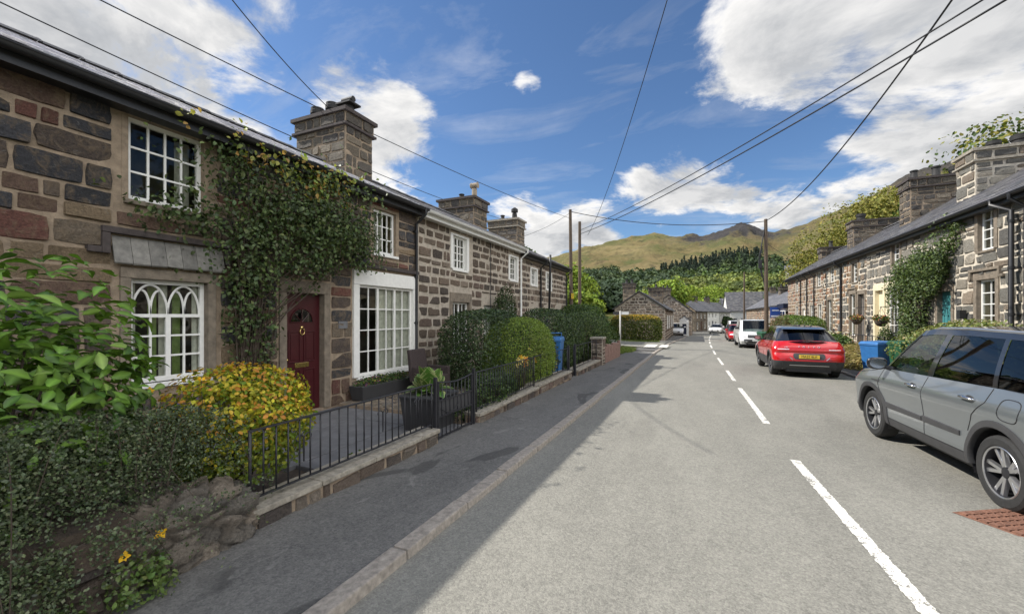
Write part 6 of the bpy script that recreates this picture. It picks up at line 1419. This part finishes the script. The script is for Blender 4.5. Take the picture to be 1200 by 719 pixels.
VAN = small('paintwhite', cat='van', W=1.98, zb=.3, Dr=.16, Df=.55, e=.4, yr=[(0, -2.45), (1, -2.42)], yf=[(0, 2.2), (.3, 2.35), (.7, 2.28), (1, 2.0)], belt=[(-2.5, 1.22), (.6, 1.22), (1.2, 1.2), (1.7, 1.08), (2.4, .95)], axles=(-1.5, 1.55), rw=.34, Ra=.4,
    cols=[(-2.42, -2.38, None, .02), (.3, .3, None), (.42, .4, 'frontdoor'), (1.5, .72, None), (1.6, .82, None, .02)], wtop=.82, roof=[(-2.4, 1.84), (0, 1.87), (.8, 1.82)], fbow=.22, rear_glass=None, pillar='paintwhite', mirror=(1.3, 1.3), seaty=(.6, -.1), mirrorm='plastic',
    front_patches=[('headlamp', 'lampwhite', [(.78, .6, .94), (.9, .56, .95), (1.0, .6, .94)]), ('grille', 'plastic', [(.72, -.5, .5), (.8, -.52, .52), (.9, -.5, .5)]), ('bumper', 'plastic', [(.36, -.9, .9), (.5, -.95, .95), (.62, -.93, .93)])], plate_front=(.55, ''), plate_rear=(.6, ''), gaps=[[(.35, 1.2), (.35, .4)]], handles=[(.5, 1.0)])
GF = 'vehicles parked along the far right kerb'
make_car('parked_van', 'white panel van facing the camera behind the green bin', (3.7, 32.6, gz(32.6)), R(180), VAN, GF)
make_car('parked_car', 'small red hatchback facing the camera just behind the white van', (3.62, 42.0, gz(42)), R(180), small('paintred'), GF)
make_car('parked_car', 'dark hatchback between the small red car and the oncoming white car', (3.85, 48.5, gz(48)), R(178), small('paintdark'), GF)
make_car('parked_van', 'white high roofed van farthest along the right kerb', (4.6, 55, gz(55)), R(180), dict(VAN, W=1.95), GF)
make_car('moving_car', 'low white car coming towards the camera at the far bend', (3.15, 68, gz(68)), R(170), small('paintwhite', roof=[(-1.4, 1.3), (-.5, 1.36), (.4, 1.32)]))
make_car('parked_car', 'white car parked in shade against the far gable cottage', (-1.9, 53.8, gz(53)+.05), R(178), small('paintwhite'))
# ---------------------------------------------------------------- poles and wires
def pole(label, x, y, h, r, group, lean=(0, 0), fit=0):
    z = gz(y)-.3; t = thing('utility_pole', label, 'utility pole', (x, y, z), group)
    mb = MB(); mb.tube([(x, y, z), (x+lean[0]*.5, y+lean[1]*.5, z+h*.5), (x+lean[0], y+lean[1], z+h)], [r, r*.88, r*.75], 14); mb.build('post', M['wood'], t, smooth=True, angle=50)
    T = (x+lean[0], y+lean[1], z+h)
    if fit == 9:
        mb = MB(); mb.box((T[0]-.3, T[1]-.04, T[2]-.28), (T[0]+.3, T[1]+.04, T[2]-.2)); mb.build('crossarm', M['wood'], t)
        for s in (-.24, .24): mb = MB(); mb.lathe([(.02, 0), (.05, .03), (.05, .1), (.02, .13)], (T[0]+s, T[1], T[2]-.2), 10); mb.build('insulator', M['pot'], t)
    if fit == 2:
        mb = MB(); mb.tube([(x-.1, y, z+h-.5), (x-.28, y-.05, z+h-1.6), (x-.36, y, z+h-2.6), (x-.2, y, z+h-3.4), (x-.1, y, z+h-4)], .035, 6); mb.tube([(x-.1, y, z+h-.7), (x-.4, y-.05, z+h-2.2), (x-.3, y, z+h-3.2), (x-.1, y, z+h-3.8)], .02, 6); mb.build('cable_bundle', M['black'], t)
        mb = MB(); mb.box((x-.42, y-.09, z+h-2.9), (x-.24, y+.09, z+h-2.4)); mb.build('junction_box', M['black'], t, bevel=.02)
    if fit == 3:
        mb = MB(); mb.box((x+.02, y-.2, z+3.4), (x+.16, y-.13, z+3.75)); mb.build('notice_plate', M['yellowplate'], t)
    return T
GP = 'wooden utility poles along the street'
A = pole('taller of the two wooden poles beyond the left terrace', -7.05, 25.2, 9.05, .125, GP, (-.1, 0), 3)
B = pole('shorter of the two wooden poles beyond the left terrace', -6.72, 25.9, 8.4, .12, GP, (0, 0))
Cc = pole('wooden pole with hanging cable bundle behind the red car', 3.95, 28.3, 8.1, .12, GP, (-.05, 0), 2)
Dd = pole('distant thin pole against the dark slate hall roof', 6.1, 62, 8.6, .12, GP, (0, 0), 0)
def wire(label, a, b, sag, r=.012):
    a, b = Vector(a), Vector(b); o = a; pts = []
    n = 28
    for i in range(n+1):
        s = i/n; p = a.lerp(b, s); p.z -= sag*4*s*(1-s); pts.append(p)
    mb = MB(); mb.tube(pts, r, 5); ob = mb.build('overhead_wire', M['black'], None, smooth=True); tag(ob, label, 'wire', 'overhead wires')
wire('wire from the taller left pole across the street to the pole behind the red car', (A[0], A[1], A[2]-.12), (Cc[0], Cc[1], Cc[2]-.12), .5, .022)
wire('wire from the shorter left pole over the road, lower of the parallel pair', (B[0], B[1], B[2]-.8), (4.31, 8.48, 6.41), .3, .018)
wire('wire from the shorter left pole over the road, upper of the parallel pair', (B[0], B[1], B[2]-.55), (4.25, 9.0, 6.75), .3, .016)
wire('thick wire from the pole behind the red car rising over the grey car', (Cc[0], Cc[1], Cc[2]-.1), (4.8, 10.6, 8.2), .7, .022)
wire('wire from the pole behind the red car to the eaves of the right terrace', (Cc[0], Cc[1], Cc[2]-1.4), (6.85, 30.4, 4.7), .2, .012)
wire('thin wire rising steeply in the middle of the sky to overhead', (A[0]+1, A[1]+.5, A[2]-1.6), (-.45, 9.65, 8.95), .6, .011)
wire('wire from the taller left pole down to the end chimney', (A[0], A[1], A[2]-.2), (-8.6, 19.2, 5.6), .2, .01)
wire('long wire passing above the left roofs, nearer the eaves', (-10, -6, 7.15), (-10, 22, 7.3), .65, .012)
wire('long wire passing above the left roofs, nearer the sky', (-9.9, -6, 7.25), (-7.2, 25.2, 7.9), .55, .012)
wire('wire from high above to the chimney pots of the dark cottage', (-7.3, 4.2, 7.35), (-8.6, 7.75, 7.05), .1, .011)

# ---------------------------------------------------------------- trees
def tree(label, x, y, h, cw, pal, n, leaf, seed, zb=None, group='trees beyond the houses', trunk=.25, wt=None, ch=.72, tmpl='clump', ma='leaffar'):
    z = terrain(x, y) if zb is None else zb; t = thing('broadleaf_tree', label, 'tree', (x, y, z), group); g = np.random.default_rng(seed)
    zc = z+h*(1-ch/2); r = np.array([cw/2, cw/2, h*ch/2]); LP = []; LN = []; K = 15
    mb = MB(); mb.tube([(x, y, z-.2), (x+.1, y, z+h*.25), (x+g.normal()*.2, y+g.normal()*.2, z+h*.55)], [trunk, trunk*.75, trunk*.4], 9); 
    for k in range(K):
        d = nrm(g.normal(size=3)+np.array([0, 0, .25])); c = np.array([x, y, zc])+d*r*g.uniform(.35, .75); rr = r*g.uniform(.3, .5)
        P, N = blob(n//K, c, rr, 10, .5, .5, 2, -.9, int(g.integers(1e8))); LP.append(P); LN.append(N)
        mb.tube([(x, y, z+h*g.uniform(.2, .45)), tuple((np.array([x, y, z+h*.4])+c)/2+g.normal(size=3)*.15), tuple(c)], [trunk*.4, trunk*.22, trunk*.08], 6)
    P = np.concatenate(LP); N = np.concatenate(LN); m = len(P)
    leafcloud('crown', P, N, g.uniform(.6, 1.3, m)*leaf, palette(m, pal, wt, .28), M[ma], t, tmpl, .8, .3)
    mb.build('trunk', M['bark'], t, smooth=True)
BR = [(.21, .29, .035), (.26, .33, .045), (.15, .22, .03)]; MD = [(.06, .1, .025), (.085, .13, .03), (.045, .075, .02)]; YL = [(.2, .19, .035), (.15, .16, .03), (.24, .22, .05)]
spec = [(-9.5, 33, 6.5, 5.5, BR, 'bright green tree left of the gable cottage'), (-12.5, 38, 7.5, 6.5, BR, 'tall bright green tree behind the signpost'), (-7.5, 29.5, 4.6, 4.2, BR, 'low bright green tree over the lane hedge'), (-10.6, 23.8, 7.0, 4.0, MD, 'green tree showing between the end cottage and the poles'), (-12.5, 27.5, 7.6, 5.0, MD, 'green tree behind the shorter left pole'),
  (-3.2, 72, 9.0, 7, BR, 'bright tree rising behind the gable cottage chimneys'), (1.2, 112, 10.5, 9, BR, 'bright tree above the far cottage row, nearest its left end'), (5.5, 126, 12.5, 10, BR, 'large bright tree above the middle of the far cottage row'), (-9, 92, 9, 8, BR, 'bright tree behind the low cottage by the bend'), (12, 132, 10, 9, YL, 'olive tree left of the dark hall roof'),
  (14.8, 64, 12.0, 8, YL, 'yellow green tree on the bank above the right roofs, farthest left'), (14.8, 58, 13.2, 8, YL, 'yellow green tree on the bank, second from the left'), (15.4, 53, 14.2, 8, YL, 'yellow green tree on the bank beside the middle chimney'), (16.4, 48, 14.8, 8, YL, 'yellow green tree on the bank left of the three pot chimney'), (20, 58, 15.5, 9, YL, 'yellow green tree higher on the bank'),
  (15.6, 37, 12.6, 8, YL+MD, 'olive tree behind the three pot chimney'), (16, 33, 12.8, 8, YL+MD, 'olive tree between the two big right chimneys'), (16.2, 29.5, 12.3, 8, YL+MD, 'olive tree right of the largest chimney'), (17.6, 64, 9, 6, MD, 'dark green tree behind the low terrace roof'), (20, 72, 9, 7, MD, 'dark green tree beside the pale hill house'), (14.5, 108, 8, 6, MD, 'dark tree beside the hall')]
for i, (x, y, h, cw, pal, lab) in enumerate(spec): tree(lab, x, y, h, cw, pal, (11000 if x > 12 else 7000) if y < 66 else 5000, (.15 if x > 12 else .17) if y < 66 else .28, 200+i)
bush('dark_shrub', 'dark rounded shrub before the grey cottage of the far row', 'shrub', (6.1, 94.5, .0), (1.6, 1.6, 1.5), 1500, .3, DG, None, 'clump', 2, .2, .4, -.9, .8, .3, 250, m='leaffar')
# woods on the lower slopes: one mass each
def wood(name, label_pal, az0, az1, r0, r1, count, hh, leaf, per, conifer=False, seed=1, dens=None):
    g = np.random.default_rng(seed); LP = []; LN = []; LC = []
    k = 0; tries = 0
    while k < count and tries < count*12:
        tries += 1
        az = R(g.uniform(az0, az1)); r = math.sqrt(g.uniform(r0*r0, r1*r1)); x, y = r*math.sin(az), r*math.cos(az)
        if dens and not dens(math.degrees(az), r, mnoise.noise(Vector((x*.012, y*.012, seed)))): continue
        k += 1; z = terrain(x, y); h = g.uniform(*hh); c0 = np.array(label_pal[g.integers(len(label_pal))])*g.uniform(.7, 1.3)
        if conifer:
            q = g.random(per)**.7; a = g.uniform(0, 6.283, per); rad = h*.17*(1-q*.98)*g.uniform(.55, 1.1, per)
            P = np.stack([x+rad*np.cos(a), y+rad*np.sin(a), z+h*(.1+.9*q)], 1); N = np.stack([np.cos(a), np.sin(a), np.full(per, .5)], 1)
        else: P, N = blob(per, (x, y, z+h*.55), (h*.42, h*.42, h*.48), 8, .45, .3, 2, -.55, int(g.integers(1e9)))
        LP.append(P); LN.append(N); LC.append(np.clip(c0[None]*(1+g.normal(size=(len(P), 1))*.2), .004, 1))
    P = np.concatenate(LP); N = np.concatenate(LN); n = len(P)
    o = leafcloud(name, P, N, g.uniform(.7, 1.3, n)*leaf, np.concatenate(LC), M['leaffar'], None, 'clump', .7, .3); return tag(o, kind='stuff')
DW = [(.05, .078, .038), (.06, .092, .042), (.04, .064, .034), (.08, .11, .045)]  # darker leaf colours stand in for cloud shadow on the left wood
wood('distant_wood', DW, -21, -2, 230, 560, 900, (9, 15), 1.5, 150, seed=301, dens=lambda a, r, n: r < 400+ (a+2)*-7 + n*110)
wood('distant_wood', DW+MD, -40, -17, 150, 480, 420, (9, 14), 1.9, 80, seed=302)
wood('distant_wood', [(.13, .165, .045), (.16, .195, .05), (.085, .115, .035), (.19, .21, .055)], -5, 14, 185, 345, 480, (9, 14), 1.15, 210, seed=303, dens=lambda a, r, n: r > 200+a*2+n*40)
wood('distant_wood', MD+DW, -3, 24, 345, 480, 520, (9, 14), 1.5, 110, seed=304, dens=lambda a, r, n: n > -.25 or r < 400)
wood('conifer_wood', [(.035, .053, .036), (.046, .066, .042), (.028, .043, .03)], -4, 7.5, 430, 560, 430, (8, 21), .85, 150, True, seed=305, dens=lambda a, r, n: r < 600-abs(a-3)*16+n*60)
wood('distant_wood', YL+MD, 14, 45, 75, 260, 420, (8, 12), 1.6, 70, seed=306)
wood('distant_wood', MD, 45, 100, 60, 260, 160, (8, 12), 2.2, 40, seed=307); wood('distant_wood', MD, -130, -40, 60, 240, 170, (8, 12), 2.2, 40, seed=308)

# ---------------------------------------------------------------- light, sky, camera
SD = Vector((-1, -.22, .985)).normalized()
el = math.asin(SD.z); az = math.atan2(SD.x, SD.y)
L = bpy.data.lights.new('sun', 'SUN'); L.energy = 3.7; L.angle = R(.53); L.color = (1, .95, .87)
lo = bpy.data.objects.new('sun', L); COL.objects.link(lo); lo.rotation_euler = SD.to_track_quat('Z', 'Y').to_euler(); lo.location = (-30, -8, 40)
w = bpy.data.worlds.new('World'); scene.world = w; w.use_nodes = True; nt = w.node_tree; bg = nt.nodes['Background']
sky = nt.nodes.new('ShaderNodeTexSky'); sky.sky_type = 'NISHITA'; sky.sun_disc = False; sky.sun_elevation = el; sky.sun_rotation = az % (2*math.pi); sky.altitude = 100; sky.air_density = 1.0; sky.dust_density = .4; sky.ozone_density = 2.5
tc = nt.nodes.new('ShaderNodeTexCoord').outputs['Generated']
sp = nt.nodes.new('ShaderNodeSeparateXYZ'); link(nt, tc, sp.inputs[0])
zz = math_(nt, 'ADD', math_(nt, 'MAXIMUM', sp.outputs[2], 0.0), .16)
px = math_(nt, 'DIVIDE', sp.outputs[0], zz); py = math_(nt, 'DIVIDE', sp.outputs[1], zz)
cv = nt.nodes.new('ShaderNodeCombineXYZ'); link(nt, px, cv.inputs[0]); link(nt, py, cv.inputs[1])
def cloudnoise(off):
    m = nt.nodes.new('ShaderNodeVectorMath'); m.operation = 'ADD'; link(nt, cv.outputs[0], m.inputs[0]); m.inputs[1].default_value = off
    a = noise(nt, m.outputs[0], 1.9, 12, .62, .3); return a.outputs['Fac']
def lobe(d, width, amp):
    dv = nt.nodes.new('ShaderNodeVectorMath'); dv.operation = 'DOT_PRODUCT'; link(nt, tc, dv.inputs[0]); dv.inputs[1].default_value = Vector(d).normalized()
    c0 = math.cos(R(width)); return mrange(nt, dv.outputs['Value'], c0, 1-(1-c0)*.12, 0, amp, True)
lobes = [((-.90, .2, .45), 22, .36), ((-.80, .42, .40), 12, .3), ((-.595, .665, .451), 10.5, .34), ((-.57, .70, .43), 7, .3), ((-.63, .68, .40), 7, .26), ((-.53, .76, .38), 5, .22), ((-.64, .70, .28), 9, .2), ((-.40, .9, .19), 7.5, .3), ((-.25, .95, .17), 7, .26), ((-.32, .81, .493), 2.2, .18),
         ((-.045, .96, .29), 6.5, .27), ((.05, .96, .27), 4.5, .22), ((.14, .965, .22), 6.5, .26), ((.25, .94, .21), 5, .2), ((.04, .86, .49), 8, .17), ((.2, .84, .5), 13, .27), ((.40, .84, .38), 15, .36), ((.5, .8, .25), 12, .3), ((.6, .6, .5), 25, .25), ((.75, -.3, .62), 48, .34), ((.1, -.8, .5), 40, .22), ((-.7, .5, .6), 9, .15)]  # widest lobes, right and behind, are unseen clouds added to light the shade
neg = [((-.35, .80, .50), 15, .24), ((-.28, .90, .33), 8, .16), ((-.56, .58, .60), 9, .2), ((-.44, .84, .30), 6, .08), ((.15, .95, .30), 3.5, .1), ((-.1, .85, .52), 10, .1), ((-.75, .48, .44), 4, .12)]
tot = None
for d, wd, am in lobes:
    l = lobe(d, wd, am); tot = l if tot is None else math_(nt, 'MAXIMUM', tot, l)
for d, wd, am in neg: tot = math_(nt, 'SUBTRACT', tot, lobe(d, wd, am))
n0 = cloudnoise((3.7, 1.2, .4)); n1 = cloudnoise((3.7-.16, 1.2-.035, .4+.1))
dens = math_(nt, 'ADD', math_(nt, 'ADD', math_(nt, 'MULTIPLY', n0, 1.5), -.25), tot); cov = mrange(nt, dens, .57, .78, 0, 1, True)
wis = noise(nt, scaled(nt, cv.outputs[0], (1.0, 2.6, 1)), 1.1, 8, .62, .6); wisp = mrange(nt, wis.outputs['Fac'], .52, .85, 0, .45)
cov = math_(nt, 'MAXIMUM', cov, wisp)
thick = mrange(nt, dens, .64, .96, 0, 1, True)
lit = mrange(nt, math_(nt, 'SUBTRACT', n0, n1), -.09, .08, .0, 1.0)
cl_hi = mixc(nt, lit, (.41, .42, .435), (.72, .705, .685)); cl_c = mixc(nt, math_(nt, 'MULTIPLY', thick, .62), cl_hi, mixc(nt, lit, (.22, .232, .252), (.36, .37, .385)))
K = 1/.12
# out-of-view clouds to the right and behind get added brightness to lift the shade
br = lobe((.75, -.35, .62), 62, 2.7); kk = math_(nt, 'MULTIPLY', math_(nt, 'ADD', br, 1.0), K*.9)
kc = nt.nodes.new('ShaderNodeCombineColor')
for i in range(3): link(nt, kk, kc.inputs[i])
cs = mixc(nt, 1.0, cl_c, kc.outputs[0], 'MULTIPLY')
skyc = mixc(nt, 1.0, sky.outputs[0], (.46, .56, .66), 'MULTIPLY')
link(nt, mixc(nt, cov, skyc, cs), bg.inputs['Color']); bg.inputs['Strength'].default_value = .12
cam = bpy.data.cameras.new('camera'); co = bpy.data.objects.new('camera', cam); COL.objects.link(co); scene.camera = co
TH = math.atan(213/480); co.location = (0, 0, 1.7); co.rotation_euler = (R(90), 0, TH); cam.sensor_width = 36; cam.lens = 36*480/1200; cam.shift_y = 10.5/1200; cam.clip_end = 5000; cam.clip_start = .05
vs = scene.view_settings; vs.view_transform = 'Standard'; vs.look = 'None'; vs.gamma = 1; vs.exposure = .8; vs.use_curve_mapping = False
scene.cycles.max_bounces = 8; scene.cycles.transparent_max_bounces = 12; scene.cycles.use_denoising = True
